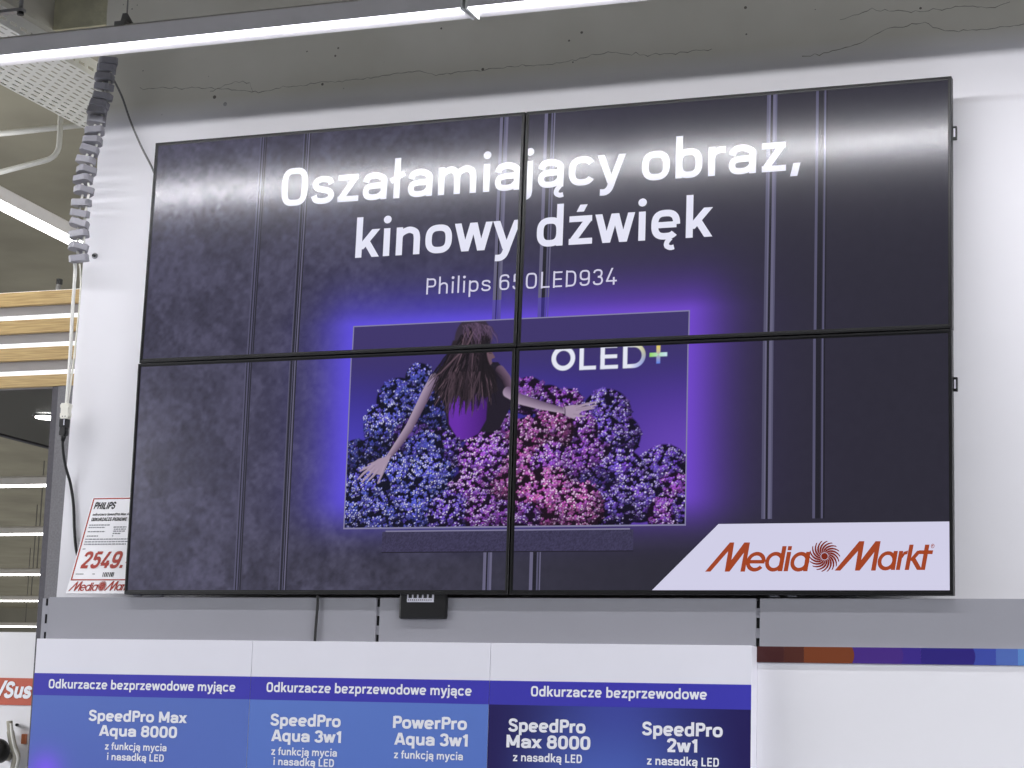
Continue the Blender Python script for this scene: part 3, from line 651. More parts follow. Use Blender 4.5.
LABELS = {('l', 'u'): 'upper left black display of the video wall, showing the start of the white headline',
          ('r', 'u'): 'upper right black display of the video wall, its headline ending in a comma',
          ('l', 'l'): 'lower left black display of the video wall, showing a long-haired woman among flowers',
          ('r', 'l'): 'lower right black display of the video wall with the white corner banner and red logo'}
def head1(y): return display_text_bm('Oszałamiający obraz,', -.784, .820, 1.177, .118, y, .114)
def head2(y): return display_text_bm('kinowy dźwięk', -.526, .572, 1.001, .118, y, .114)
def head3(y): return display_text_bm('Philips 65OLED934', -.290, .295, .877, .049, y, .072, .012)
TX = {'h1': head1, 'h2': head2, 'h3': head3}
YP = 0.003                                     # picture surface behind the bezel's front edge
def make_display(col, row):
    x0 = -W_-G_/2 if col == 'l' else G_/2
    zb = 0 if row == 'l' else H_+G_
    root = empty('video_wall_display', (x0, 0 if row == 'l' else UPY, zb+Z0), LABELS[(col, row)], 'display', 'displays of the video wall')
    if row == 'u': root.rotation_euler = (-UPT, 0, 0)
    # all geometry below is local: x from 0 to W_, z from 0 to H_
    bm = bmesh.new(); box(bm, .004, W_-.004, .008, .045, .004, H_-.004); box(bm, .18, W_-.18, .045, .060, .12, H_-.12)
    bm_obj('housing', bm, M['bezel_side'], root)
    # bezel: outer lip, flat, inner slope
    bm = bmesh.new()
    loops = []
    for ix, izb, izt, y in ((0, 0, 0, .030), (0, 0, 0, .0012), (.0012, .0012, .0012, 0), (BS*.55, BB*.55, BT*.55, 0), (BS*.62, BB*.62, BT*.62, .0018), (BS, BB, BT, .0022), (BS, BB, BT, .006)):
        loops.append([bm.verts.new(p) for p in ((ix, y, izb), (W_-ix, y, izb), (W_-ix, y, H_-izt), (ix, y, H_-izt))])
    for a, b_ in zip(loops, loops[1:]):
        for k in range(4): bm.faces.new((a[k], a[(k+1) % 4], b_[(k+1) % 4], b_[k]))
    bmesh.ops.recalc_face_normals(bm, faces=bm.faces[:])
    bm_obj('bezel', bm, M['bezel'], root)
    ax0, ax1, az0, az1 = BS, W_-BS, BB, H_-BT
    G = lambda fn: (lambda x, z: fn(x+x0, z+zb))
    layers = [grid_mesh('screen', ax0, ax1, az0, az1, .0042, G(bg_color), YP+.0008)]
    # mouldings
    rc = []
    for (px, py), st in MOULD:
        bx, _ = at(px, py, 0.0)
        for o_, w_, c in st:
            xa = bx+o_/350-x0; xb = xa+w_/350
            segs = [(az0, az1)]
            t0_, t1_ = TVZ0-.09-zb, TVZ1-zb
            gx = (xa+xb)/2+x0
            if TVX0 < gx < TVX1:
                segs = [(az0, min(az1, TVZ0-.062-zb)), (max(az0, t1_+.003), az1)]
            elif row == 'l' and gx > .70: segs = [(BB+.192, az1)]
            for s0, s1 in segs:
                if xa > ax0 and xb < ax1 and s1 > s0+.001:
                    cc = c if gx > -.6 else tuple(v_*.95 for v_ in c)
                    if TVX0-.05 < gx < TVX1+.05 and s0+zb > TVZ1: 
                        rc.append((xa, xb, s0, min(s1, .85-zb+0.0), tuple(np.minimum(255, np.array(c)*.5+np.array((70, 52, 190))*.5)))) if s0 < .85-zb else None
                        if s1 > .85-zb: rc.append((xa, xb, max(s0, .85-zb), s1, c))
                    else: rc.append((xa, xb, s0, s1, cc))
    if rc: layers.append(quad_strip_mesh('screen', rc, YP+.0005))
    # the pictured television
    gx0, gx1, gz0, gz1 = max(ax0, TVX0-x0), min(ax1, TVX1-x0), max(az0, TVZ0-zb), min(az1, TVZ1-zb)
    layers.append(grid_mesh('screen', gx0, gx1, gz0, gz1, PX, G(tv_color), YP+.0002))
    fr = []; t_ = .0036; SV = (128, 124, 160)
    for (xa, xb, za, zb_) in ((TVX0-t_, TVX1+t_, TVZ0-t_*1.2, TVZ0), (TVX0-t_, TVX1+t_, TVZ1, TVZ1+t_), (TVX0-t_, TVX0, TVZ0, TVZ1), (TVX1, TVX1+t_, TVZ0, TVZ1)):
        xa, xb, za, zb_ = max(ax0, xa-x0), min(ax1, xb-x0), max(az0, za-zb), min(az1, zb_-zb)
        if xb > xa and zb_ > za: fr.append((xa, xb, za, zb_, SV))
    layers.append(quad_strip_mesh('screen', fr, YP+.0001))
    if row == 'l':
        sx0, sx1, sz0, sz1 = max(ax0, -.395-x0), min(ax1, .362-x0), .122, .180
        def sb(x, z):
            nz = rng.random(len(x)); return lin((58, 54, 82))[None]*(.7+.6*nz)[:, None]
        layers.append(grid_mesh('screen', sx0, sx1, sz0, sz1, .003, sb, YP+.0001))
        ln = [(max(ax0, -.385-x0), min(ax1, .352-x0), .1795, .1835, (122, 118, 150)), (max(ax0, -.395-x0), min(ax1, .362-x0), .119, .122, (34, 32, 44))]
        layers.append(quad_strip_mesh('screen', ln, YP))
    scr = link('screen', join_meshes('screen', layers), M['picture'], root)
    if row == 'u':
        for nm, fn in TX.items():
            bm = fn(YP); bmesh.ops.translate(bm, verts=bm.verts, vec=(-x0, 0, -zb)); clip(bm, ax0, ax1, az0, az1)
            o = bm_obj('headline_text' if nm != 'h3' else 'product_text', bm, M['picture'], scr)
            const_cols(o, (226, 226, 243) if nm != 'h3' else (205, 202, 226))
    if (col, row) == ('r', 'l'):
        pts = [at(*p, YP) for p in ((652, 590.5), (718.5, 524), (947.5, 520), (949, 590.5))]
        pts = [(pts[0][0]-x0, az0), (pts[1][0]-x0, pts[1][1]), (ax1, pts[1][1]), (ax1, az0)]
        bm = poly_bm([pts], YP); o = bm_obj('corner_banner', bm, M['picture'], scr); const_cols(o, (208, 206, 230))
        bm = poly_bm([[(lambda q: (q[0]-x0, q[1]))(at(*v_, YP)) for v_ in p] for p in LOGO], YP-.0004)
        o = bm_obj('store_logo_lettering', bm, M['picture'], scr); const_cols(o, (158, 66, 34))
        bm = poly_bm([[(lambda q: (q[0]-x0, q[1]))(at(*v_, YP)) for v_ in p] for p in SWIRL], YP-.0004)
        o = bm_obj('store_logo_swirl', bm, M['picture'], scr); const_cols(o, (122, 38, 20))
    # wall mount and small side fittings
    bm = bmesh.new()
    for xm in (.3, .93): box(bm, xm-.02, xm+.02, .058, YW if row == 'l' else YC-UPY-.019, .15, H_-.15)
    box(bm, .2, 1.03, .07, .09, .3, .36)
    bm_obj('wall_mount', bm, M['steel'], root)
    if col == 'r':
        zc = at(954, 130, .02)[1] if row == 'u' else at(954, 384, .02)[1]
        bm = bmesh.new(); box(bm, W_-.006, W_+.011, .022, .034, zc-zb-.019, zc-zb+.019, bevel=.002)
        box(bm, W_+.002, W_+.007, .0215, .0225, zc-zb-.012, zc-zb+.012, 1)
        bm_obj('side_latch', bm, [M['black_plastic'], M['silver']], root)
    if row == 'l':
        for px in ((138, 160) if col == 'l' else (775, 793)):
            xx = at(px, 597, .04)[0]-x0; simple_box('lower_clip', M['silver'], xx-.012, xx+.012, .030, .043, -.004, .006, root)
    return root
YW, YC = 0.16, 0.18                             # front of the white board, front of the concrete wall
for c_ in 'lr':
    for r_ in 'ul': make_display(c_, r_)

# ================================================================== SETTING
def struct(name, mats, *b_, bevel=0): o = simple_box(name, mats, *b_, bevel=bevel); o['kind'] = 'structure'; return o
struct('floor', M['floor'], -32, 9, -9, 42, -.1, 0)
struct('ceiling', M['ceiling'], -32, 9, -2.6, 42, 4.95, 5.1)
XE = at(108, 24, YC)[0]-.006
wb = struct('wall_back', M['concrete_white'], XE, 5.5, YC, YC+.3, 0, 4.95)
struct('wall_far', M['far_wall'], -32, 9, 40, 40.2, 0, 4.95)
# hairline cracks running along the concrete
def crack(pts, nm):
    P = [(lambda q: Vector((q[0], YC-.0006, q[1]+Z0)))(at(x, y, YC)) for x, y in pts]
    Q = []
    for a, b_ in zip(P, P[1:]):
        n_ = max(2, int((b_-a).length/.012))
        for k in range(n_): Q.append(a.lerp(b_, k/n_)+Vector((0, 0, random.gauss(0, .0022))))
    Q.append(P[-1]); bm = bmesh.new(); prev = None
    for i, q in enumerate(Q):
        w_ = .0009*random.uniform(.5, 1.5); cur = (bm.verts.new(q+Vector((0, 0, w_))), bm.verts.new(q-Vector((0, 0, w_))))
        if prev: bm.faces.new((prev[0], cur[0], cur[1], prev[1]))
        prev = cur
    bmesh.ops.recalc_face_normals(bm, faces=bm.faces[:])
    o = bm_obj(nm, bm, M['crack']); o.parent = wb; return o
for i, pts in enumerate((((140, 88), (205, 88), (262, 92), (290, 86), (360, 79), (420, 71), (436, 75), (500, 68), (560, 63), (608, 53), (660, 55), (712, 49)),
                         ((802, 58), (850, 47), (890, 28), (925, 23), (945, 32), (1000, 28), (1024, 24)),
                         ((840, 20), (872, 10), (920, 12), (960, 6), (995, 8), (1010, 2)), ((210, 92), (232, 82), (250, 83), (253, 92)))):
    crack(pts, 'hairline_crack')
# concrete bulkheads above the cable tray
xb, zb_ = at(53, 30, .34); 
struct('trim_1', M['beam_beige'], xb, XE+.2, .34, .6, zb_+Z0, 4.95)
bx = struct('trim_2', M['beam_grey'], xb-.45, xb, -1.6, .6, zb_+Z0, 4.95)

# white laminate board behind the displays
xu, zu = at(82, 275, YW); xd, zd = at(57, 590, YW); zt = at(955, 104, YW)[1]
edge = lambda z: xd+(xu-xd)*(z-zd)/(zu-zd)
xl = edge(zt)
bm = bmesh.new(); box(bm, 0, 3.6, YW, YC-.001, .30, zt+Z0)
for vv in bm.verts:
    if vv.co.x < .01: vv.co.x = edge(zt) if vv.co.z > 1 else edge(.30-Z0)
bm.normal_update()
for f in bm.faces:
    if f.normal.x < -.5: f.material_index = 1
o = bm_obj('wall_panel', bm, [M['white_board'], M['chip']])
tag(o, 'large white laminate board behind the video wall, raw chipboard left edge', 'wall panel')
# eyelet bolt on the board
ex, ez = at(95, 256, YW)
e = empty('wall_bolt', (ex, YW, ez+Z0), 'small round metal bolt on the white board beside the spiral cable guide', 'bolt')
bm = bmesh.new(); tube(bm, [(0, 0, 0), (0, -.003, 0)], .010, 16); bm_obj('washer', bm, M['steel'], e)
bm = bmesh.new(); tube(bm, [(0, -.003, 0), (0, -.012, 0)], .005, 6); bm_obj('bolt_head', bm, M['black_plastic'], e)

# ================================================================== GONDOLA UNDER THE DISPLAYS
YPN = .02
zpt = at(300, 597.5, YPN)[1]
ux = [at(p, 615, YPN)[0] for p in (44.8, 377.5, 757.5)]
ux.append(ux[2]+(ux[2]-ux[1]))
hw = .008
pl = ['light grey metal back panel under the left half of the lower left display', 'light grey metal back panel under the video wall seam, black player box in front', 'light grey metal back panel at right, above the multicoloured strip']
edges = [(ux[0]+.012, ux[1]-.0045), (ux[1]+.006, ux[2]-.0045), (ux[2]+.006, ux[3]-.01)]
for i, (a, b_) in enumerate(edges):
    o = simple_box('gondola_back_panel', M['grey_metal'], a, b_, YPN, YW-.002, .0, zpt+Z0, bevel=.0015)
    if i != 1: o.location.z += 0.0
    tag(o, pl[i], 'back panel', 'grey gondola back panels')
# put the panel bodies clear of the board: they stand on the floor in front of it
UL = ['slotted upright at the left end of the grey back panels', 'slotted upright in the narrow gap left of the black player box', 'slotted upright in the narrow gap at the left end of the multicoloured strip']
for i in range(3):
    wdt = .011 if i == 0 else .0052
    cx = ux[i]
    yb = YPN+.004 if i else YPN+.002
    bm = bmesh.new(); zt_ = zpt+Z0-.004; 
    xa, xb2 = (cx-.012, cx+.011) if i == 0 else (cx-.0044, cx+.0058)
    sx0, sx1 = (cx-.0005, cx+.0075) if i == 0 else (xa, xb2)
    if i == 0:
        box(bm, xa, sx0, yb, yb+.002, 0, zt_); box(bm, sx1, xb2, yb, yb+.002, 0, zt_)
    box(bm, xa, xb2, yb+.0035, yb+.03, 0, zt_, 1)
    zz = zt_+.006; first = True
    while zz > 1.2:
        sl_h = .028; rg = .026
        box(bm, sx0, sx1, yb, yb+.002, zz-sl_h-rg, zz-sl_h); zz -= sl_h+rg
    box(bm, sx0, sx1, yb, yb+.002, 0, zz)
    o = bm_obj('slotted_upright', bm, [M['grey_metal'], M['slot_dark']]); tag(o, UL[i], 'upright', 'slotted gondola uprights')

# right side: multicoloured strip and the white panel below it
sx, sz1 = at(757, 646.3, .006); sz0 = at(757, 662.3, .006)[1]
segs = [(757, 784, (74, 38, 38)), (784, 804, (84, 44, 36)), (804, 851, (124, 64, 36)), (851, 900, (74, 46, 132)), (900, 921, (62, 44, 138)), (921, 972, (48, 38, 124)), (972, 996, (64, 78, 166)), (996, 1018, (84, 110, 182)), (1018, 1050, (96, 140, 202)), (1050, 1090, (120, 170, 214))]
e = empty('colour_strip', (sx, .006, sz0+Z0), 'long narrow strip shading from brown and orange to violet and blue', 'strip')
sh_ = sz1-sz0
xr = at(1090, 655, .006)[0]-sx
simple_box('strip_carrier', M['card_white'], 0, xr, .0008, .0135, 0, sh_, e)
vs, fs, cs = [], [], []
for a, b_, c in segs:
    xa, xb2 = at(a, 655, .006)[0]-sx, at(b_, 655, .006)[0]-sx; k = len(vs)
    bulge = [(xb2, 0)]
    if b_ in (851, 900, 972): bulge = [(xb2+.006*math.sin(math.pi*t)+.003, sh_*t) for t in np.linspace(0, 1, 9)]
    ring_ = [(xa, 0)]+bulge+([(xb2, sh_)] if len(bulge) == 1 else [])+[(xa, sh_)]
    lay = -.00012*(11-len(fs))
    vs += [(x, lay, z) for x, z in ring_]; fs.append(tuple(range(k, k+len(ring_)))); cs += [lin(c)*.95]*len(ring_)
me = bpy.data.meshes.new('printed_colours'); me.from_pydata(vs, [], fs); set_cols(me, np.array(cs)); link('printed_colours', me, M['print'], e)
o = simple_box('white_shelf_panel', M['white_board'], sx, ux[3]-.02, .0195-.0, YPN-.0002, .55, sz0+Z0-.0005)
bpy.data.objects.remove(o)
o = simple_box('white_shelf_panel', M['white_board'], sx, ux[3]-.02, .012, YPN-.0005, .0, sz0+Z0-.0005, bevel=.001)
tag(o, 'plain white panel below the multicoloured strip at lower right', 'panel')

# ================================================================== HEADER CARDS
YCARD = -.05
zT = at(36, 638.5, YCARD)[1]; zH1 = at(36, 673, YCARD)[1]; zH0 = at(36, 695, YCARD)[1]; zBt = -1.15
cxs = [at(p, 660, YCARD)[0] for p in (35.5, 252, 490.5, 752)]
def body_col(i):
    def f(x, z):
        t = (x/ (cxs[i+1]-cxs[i])); d = np.clip((zH0-z)/.35, 0, 1)
        if i == 0:
            c = lin((92, 118, 196))*np.ones((len(x), 1)); c = c*(1-.30*d[:, None]*(1-t)[:, None]*np.array([.6, 1.1, .35]))
            px_, pz_ = at(45, 772, YCARD); g = np.exp(-((x+cxs[0]-px_)**2+(z-pz_)**2)/.055**2)[:, None]
            return c*(1-g*.8)+lin((126, 86, 236))*g
        if i == 1:
            return lin((97, 128, 206))*np.ones((len(x), 1))*(1-.12*d[:, None]*np.array([1, 1, .4]))
        k = (sst(.0, .42, t)*sst(1.0, .5, t))[:, None]*(.35+.65*sst(0, .6, d))[:, None]
        top = np.exp(-((t-.5)/.2)**2)[:, None]*(1-sst(0, .5, d))[:, None]
        return lin((38, 31, 92))*(1-np.clip(k+top*.5, 0, 1))+lin((82, 104, 190))*k+lin((70, 70, 176))*top*.4
    return f
CL = ['left header card, blue, naming one wet-cleaning cordless vacuum', 'middle header card, lighter blue, naming two wet-cleaning cordless vacuums', 'right header card, dark navy, naming two cordless vacuums']
TXT = [
 [('heading_text', 'Odkurzacze bezprzewodowe myjące', 48.7, 235.4, 688, 691.9, 9.3, .022), ('product_name_text', 'SpeedPro Max', 88.6, 187, 720.8, 723, 11, .034), ('product_name_text', 'Aqua 8000', 99, 177, 736, 737.6, 11, .034), ('feature_text', 'z funkcją mycia', 105, 166.6, 749.8, 751, 7.2, .026), ('feature_text', 'i nasadką LED', 107, 163.8, 760.2, 761.6, 7.2, .026)],
 [('heading_text', 'Odkurzacze bezprzewodowe myjące', 266.5, 471.7, 692, 695.6, 9.5, .022), ('product_name_text', 'SpeedPro', 270.3, 340.7, 725.5, 727, 11.4, .034), ('product_name_text', 'Aqua 3w1', 271.3, 341, 741, 743, 11.4, .034), ('feature_text', 'z funkcją mycia', 271.3, 337, 755, 756.5, 7.4, .026), ('feature_text', 'i nasadką LED', 273.4, 334, 765.3, 766.6, 7.4, .026),
  ('product_name_text', 'PowerPro', 393, 467, 728, 729.8, 11.6, .034), ('product_name_text', 'Aqua 3w1', 394.3, 467.7, 744.8, 746.4, 11.6, .034), ('feature_text', 'z funkcją mycia', 394, 463, 758.5, 760, 7.5, .026)],
 [('heading_text', 'Odkurzacze bezprzewodowe', 531, 707, 696.2, 699.6, 9.6, .022), ('product_name_text', 'SpeedPro', 508.3, 585.6, 731.5, 733, 12, .034), ('product_name_text', 'Max 8000', 506.3, 590.4, 747.6, 749.4, 12, .034), ('feature_text', 'z nasadką LED', 513, 582, 761.2, 763, 7.8, .026),
  ('product_name_text', 'SpeedPro', 642, 722.8, 735.2, 736.8, 12.2, .034), ('product_name_text', '2w1', 666.8, 697.3, 751.8, 752.6, 12.2, .034), ('feature_text', 'z nasadką LED', 647, 719, 764.6, 766.8, 7.9, .026)]]
for i in range(3):
    a, b_ = cxs[i], cxs[i+1]-.0012
    e = empty('header_sign', (a, YCARD, zBt+Z0), CL[i], 'sign', 'blue header cards')
    lz = lambda z: z-zBt
    simple_box('card_box', M['card_white'], 0, b_-a, 0, -YCARD+YPN-.0002, 0, lz(zT), e, bevel=.001)
    simple_box('heading_band', M['header_blue'], 0, b_-a, -.0006, .0002, lz(zH0), lz(zH1), e)
    fcol = body_col(i)
    link('colour_field', grid_mesh('colour_field', 0, b_-a, 0, lz(zH0), .012, lambda x, z: fcol(x, z+zBt), -.0005), M['print'], e)
    for nm, s, p0, p1, y0, y1, cap, off in TXT[i]:
        q0, q1 = at(p0, y0, YCARD), at(p1, y1, YCARD); capm = q0[1]*0+cap/350
        bm = text_bm(s, q0[0]-a, q1[0]-a, lz((q0[1]+q1[1])/2), capm, -.0012, w={'heading_text': .132, 'product_name_text': .152, 'feature_text': .128}[nm])
        bm_obj(nm, bm, M['white_ink'], e)

# ================================================================== PRICE TAG LEANING ON THE LEDGE
yB, yT = .034, .151
t0x, t0z = at(66, 593.5, yB); t1x, t1z = at(92.5, 497.5, yT)
tagW = .212
up_v = Vector((0, yT-yB, t1z-t0z)); hgt = up_v.length; ang = -math.atan2(yT-yB, t1z-t0z)
e = empty('price_tag', ((t0x+t1x)/2, yB, t0z+Z0), 'white price sheet with red border leaning against the board left of the video wall', 'price tag')
e.rotation_euler = (ang, 0, 0)
simple_box('sheet', M['paper'], 0, tagW, 0, .004, 0, hgt, e)
bm = bmesh.new()
bz0 = hgt*.145
bm = bmesh.new()
box(bm, .006, tagW-.004, -.0006, 0, bz0-.004, bz0); box(bm, .004, tagW-.004, -.0006, 0, hgt-.007, hgt-.0028); box(bm, .004, .0085, -.0006, 0, bz0-.004, hgt-.0028)
bm_obj('red_border', bm, M['tag_red'], e)
def tt(nm, s, x0, x1, z, cap, m_, w=.13, shear=.0): bm_obj(nm, clip(text_bm(s, x0, x1, z, cap, -.0009, w=w, shear=shear), 0, tagW, 0, hgt), m_, e)
tt('brand_text', 'PHILIPS', .015, .093, hgt*.875, .0235, M['tag_black'], w=.17, shear=.12)
tt('model_text', 'odkurzacz SpeedPro Max Aqua', .018, .165, hgt*.805, .0085, M['tag_black'], w=.13, shear=.1)
tt('product_type_text', 'ODKURZACZE PIONOWE', .018, .145, hgt*.748, .0115, M['tag_black'], w=.15, shear=.1)
bm = bmesh.new()
for k, (xa, xb2, zf) in enumerate(((.016, .09, .70), (.016, .075, .675), (.105, .15, .677), (.108, .15, .655), (.017, .078, .632), (.108, .15, .634), (.108, .135, .61), (.018, .058, .585), (.108, .112, .585),
                                   (.016, .165, .552), (.016, .17, .525), (.016, .165, .50))):
    x = xa
    while x < xb2:
        l = random.uniform(.004, .012); box(bm, x, min(xb2, x+l), -.0008, 0, hgt*zf, hgt*zf+.0036); x += l+.002
bm_obj('specification_lines', bm, M['tag_grey'], e)
tt('small_text', 'cena', .016, .026, hgt*.45, .005, M['tag_black'])
tt('price_text', '2549.-', .024, .205, hgt*.258, .056, M['tag_red'], w=.145, shear=.14)
bm = bmesh.new()
for (xa, xb2, zf) in ((.016, .044, .195), (.075, .084, .195)):
    box(bm, xa, xb2, -.0008, 0, hgt*zf, hgt*zf+.002)
for k in range(7): box(bm, .112+k*.006, .112+k*.006+random.uniform(.002, .0045), -.0008, 0, hgt*.17, hgt*.17+.015)
bm_obj('barcode', bm, M['tag_black'], e)
# small store logo along the foot of the sheet
def logo_map(polys, x0, z0, wid, hgt_):
    X0, X1, Y0, Y1 = 705, 935, 541, 571.7
    return [[(x0+(x-X0)/(X1-X0)*wid, z0+(Y1-y)/(Y1-Y0)*hgt_) for x, y in p] for p in polys]
bm_obj('store_logo_lettering', clip(poly_bm(logo_map(LOGO, .006, .008, .222, .034), -.0009), 0, tagW, 0, hgt), M['tag_red'], e)
bm_obj('store_logo_swirl', poly_bm(logo_map(SWIRL, .006, .008, .222, .034), -.0009), M['tag_red'], e)

# ================================================================== PLAYER BOX AND CABLES UNDER THE DISPLAYS
qa, qb = at(400, 597, .012), at(447, 619, .012)
e = empty('mounted_media_player', (qa[0], .018, qb[1]+Z0), 'small black player box with a silver label hanging below the lower left display', 'player box')
w0 = qb[0]-qa[0]; h0 = .095
bm = bmesh.new(); box(bm, 0, w0, -.012, .0018, 0, h0, bevel=.006); bm_obj('case', bm, M['black_plastic'], e)
simple_box('silver_label', M['silver'], w0*.17, w0*.73, -.0127, -.0119, .047, .075, e)
bm = bmesh.new()
for k in range(5): box(bm, w0*(.2+.105*k), w0*(.2+.105*k+.07), -.0132, -.0126, .0585, .072)
for k in range(12): box(bm, w0*(.19+.043*k), w0*(.19+.043*k+.02), -.0132, -.0126, .0515, .0545)
bm_obj('label_print', bm, M['tag_black'], e)
bm = bmesh.new(); P = [(lambda q: (q[0], .012, q[1]+Z0))(at(x, y, .012)) for x, y in ((318, 590), (317.5, 606), (316.2, 622), (315, 640), (314, 665))]
tube(bm, smooth_pts(P), .0042, 8); o = bm_obj('power_cable', bm, M['black_cable']); tag(o, 'short black cable hanging from the lower left display down behind the header card', 'cable')
# thin grey cable at upper left
bm = bmesh.new(); P = [(lambda q: (q[0], YW-.012, q[1]+Z0))(at(x, y, YW-.012)) for x, y in ((104, 62), (112, 76), (122, 97), (130, 120), (141, 146), (153, 170), (165, 190))]
P = [(P[0][0], YC-.006, P[0][2])]+P[1:-1]+[(P[-1][0], YW-.06, P[-1][2])]
tube(bm, smooth_pts(P), .0034, 8); o = bm_obj('signal_cable', bm, M['grey_cable']); tag(o, 'thin grey cable running over the concrete to the top left corner of the video wall', 'cable')

# ================================================================== SPIRAL CABLE GUIDE
YS = .06
SP = [(108, 62), (106.5, 69), (104.5, 78), (104, 87), (102.8, 96.5), (99.5, 104.5), (97, 111.5), (96.5, 121), (94.5, 131.5), (92.5, 141.5), (89.5, 150.5), (86, 160.5), (86.5, 171), (83, 180), (84, 191), (81.5, 203), (80, 213.5), (79.5, 224), (79, 234.5), (78.5, 247.5), (79, 258.5)]
ROT = [.7, .5, .2, -.1, .2, .1, .2, .55, .4, .25, .45, .1, .95, -.15, .95, .1, .45, .4, .2, .8, .35]
e = empty('cable_spine', (at(79, 258, YS)[0], YS, at(79, 258, YS)[1]+Z0), 'grey segmented spiral cable guide hanging down the left edge of the white board', 'cable guide')
org = Vector(e.location)
for k, (p, rz) in enumerate(zip(SP, ROT)):
    q = at(p[0], p[1], YS); c = Vector((q[0], YS, q[1]+Z0))-org
    bm = bmesh.new(); w_, d_, h_ = .060, .046, .0205
    # chamfered six-sided link with two cable openings
    t = bmesh.new(); ring_b = []
    out = [(-w_/2, -d_*.28), (-w_*.36, -d_/2), (w_*.36, -d_/2), (w_/2, -d_*.28), (w_/2, d_*.28), (w_*.36, d_/2), (-w_*.36, d_/2), (-w_/2, d_*.28)]
    vb = [t.verts.new((x, y, -h_/2)) for x, y in out]; vt = [t.verts.new((x, y, h_/2)) for x, y in out]
    t.faces.new(vb[::-1]); t.faces.new(vt)
    for j in range(8): t.faces.new((vb[j], vb[(j+1) % 8], vt[(j+1) % 8], vt[j]))
    bmesh.ops.inset_region(t, faces=[f for f in t.faces if abs(f.normal.z) > .9 or len(f.verts) == 8], thickness=.005, depth=-.004)
    bmesh.ops.bevel(t, geom=[ed for ed in t.edges if ed.calc_length() > .02], offset=.0012, segments=1, affect='EDGES')
    join(bm, t, 0)
    o = bm_obj('spine_segment', bm, M['spine'], e, loc=c)
    o.rotation_euler = (random.uniform(-.22, .16), random.uniform(-.2, .2)+(.16 if k in (10, 11, 17) else 0), rz)
pts = [Vector((at(p[0]+1.5, p[1], YS)[0], YS, at(p[0], p[1], YS)[1]+Z0))-org for p in SP]
bm = bmesh.new()
for dx in (-.011, .011): tube(bm, smooth_pts([q+Vector((dx, .004, 0)) for q in pts], 3), .0042, 8)
bm_obj('inner_cable', bm, M['white_cable'], e)
pc = pts[0]+org
bm = bmesh.new(); box(bm, pc.x-.010, pc.x+.004, YS-.0, YC, pc.z+.012, pc.z+.020); o = bm_obj('top_bracket', bm, M['spine'], e); o.location = -org
bpy.data.objects.remove(o)

# white lead and plug, black plug and lead
lead = [(lambda q, y_: (q[0], y_, q[1]+Z0))(at(x, y, yy), yy) for x, y, yy in ((75, 263.5, YS), (75, 275, .07), (72.5, 310, .09), (70.5, 350, .1), (68.5, 380, .11), (66.5, 404, .11))]
e2 = empty('hanging_power_lead', lead[-1], 'flat white power lead dropping from the cable guide to a white plug', 'power lead')
og = Vector(lead[-1])
bm = bmesh.new(); tube(bm, [Vector(q)-og for q in smooth_pts(lead)], .0058, 8); bm_obj('lead', bm, M['white_cable'], e2)
l2 = [(lambda q: (q[0], .14, q[1]+Z0))(at(x, y, .14)) for x, y in ((79.5, 264), (80.5, 272), (80.5, 290), (77, 330), (72.5, 370), (68, 404))]
bm = bmesh.new(); tube(bm, [Vector(q)-og for q in smooth_pts(l2)], .0028, 6); bm_obj('thin_lead', bm, M['cream_plastic'], e2)
pw = .0135
bm = bmesh.new(); box(bm, -pw, pw, -.011, .011, -.048, .002, bevel=.002)
for k in (-1, 1):
    box(bm, k*pw-.004, k*pw+.004, -.008, .008, -.012, -.002); box(bm, k*pw-.003, k*pw+.003, -.008, .008, -.042, -.03)
bm_obj('plug', bm, M['cream_plastic'], e2)
bm = bmesh.new()
for k in (-.005, .005): tube(bm, [(k, -.0115, -.041), (k, -.0095, -.041)], .0018, 8)
bm_obj('plug_screw', bm, M['slot_dark'], e2)
e3o = Vector((lead[-1][0]-.003, .11, lead[-1][2]-.049))
e3 = empty('hanging_power_lead', e3o, 'black plug and black cable below the white plug, curving down behind the price sheet', 'power lead')
bm = bmesh.new(); box(bm, -.013, .013, -.011, .011, -.026, 0, bevel=.002); box(bm, -.0115, .0115, -.010, .010, -.052, -.025, bevel=.003)
box(bm, -.014, .014, -.007, .007, -.05, -.036, bevel=.002); tube(bm, [(0, 0, -.05), (-.002, 0, -.07)], [.0105, .006], 10)
bm_obj('plug', bm, M['black_plastic'], e3)
simple_box('plug_clip', M['silver'], .004, .0075, -.0125, -.0105, -.02, .0, e3)
blk = [(lambda q: (q[0], q[2], q[1]+Z0))((*at(x, y, yy), yy)) for x, y, yy in ((62.5, 438, .11), (63.2, 452, .115), (66, 468, .13), (70.5, 484, .148), (73.5, 505, .152), (74.5, 530, .152), (76, 548, .152), (79, 562, .152), (82, 580, .152))]
bm = bmesh.new(); tube(bm, [Vector(q)-e3o for q in smooth_pts(blk)], .0048, 8); bm_obj('cable', bm, M['black_cable'], e3)

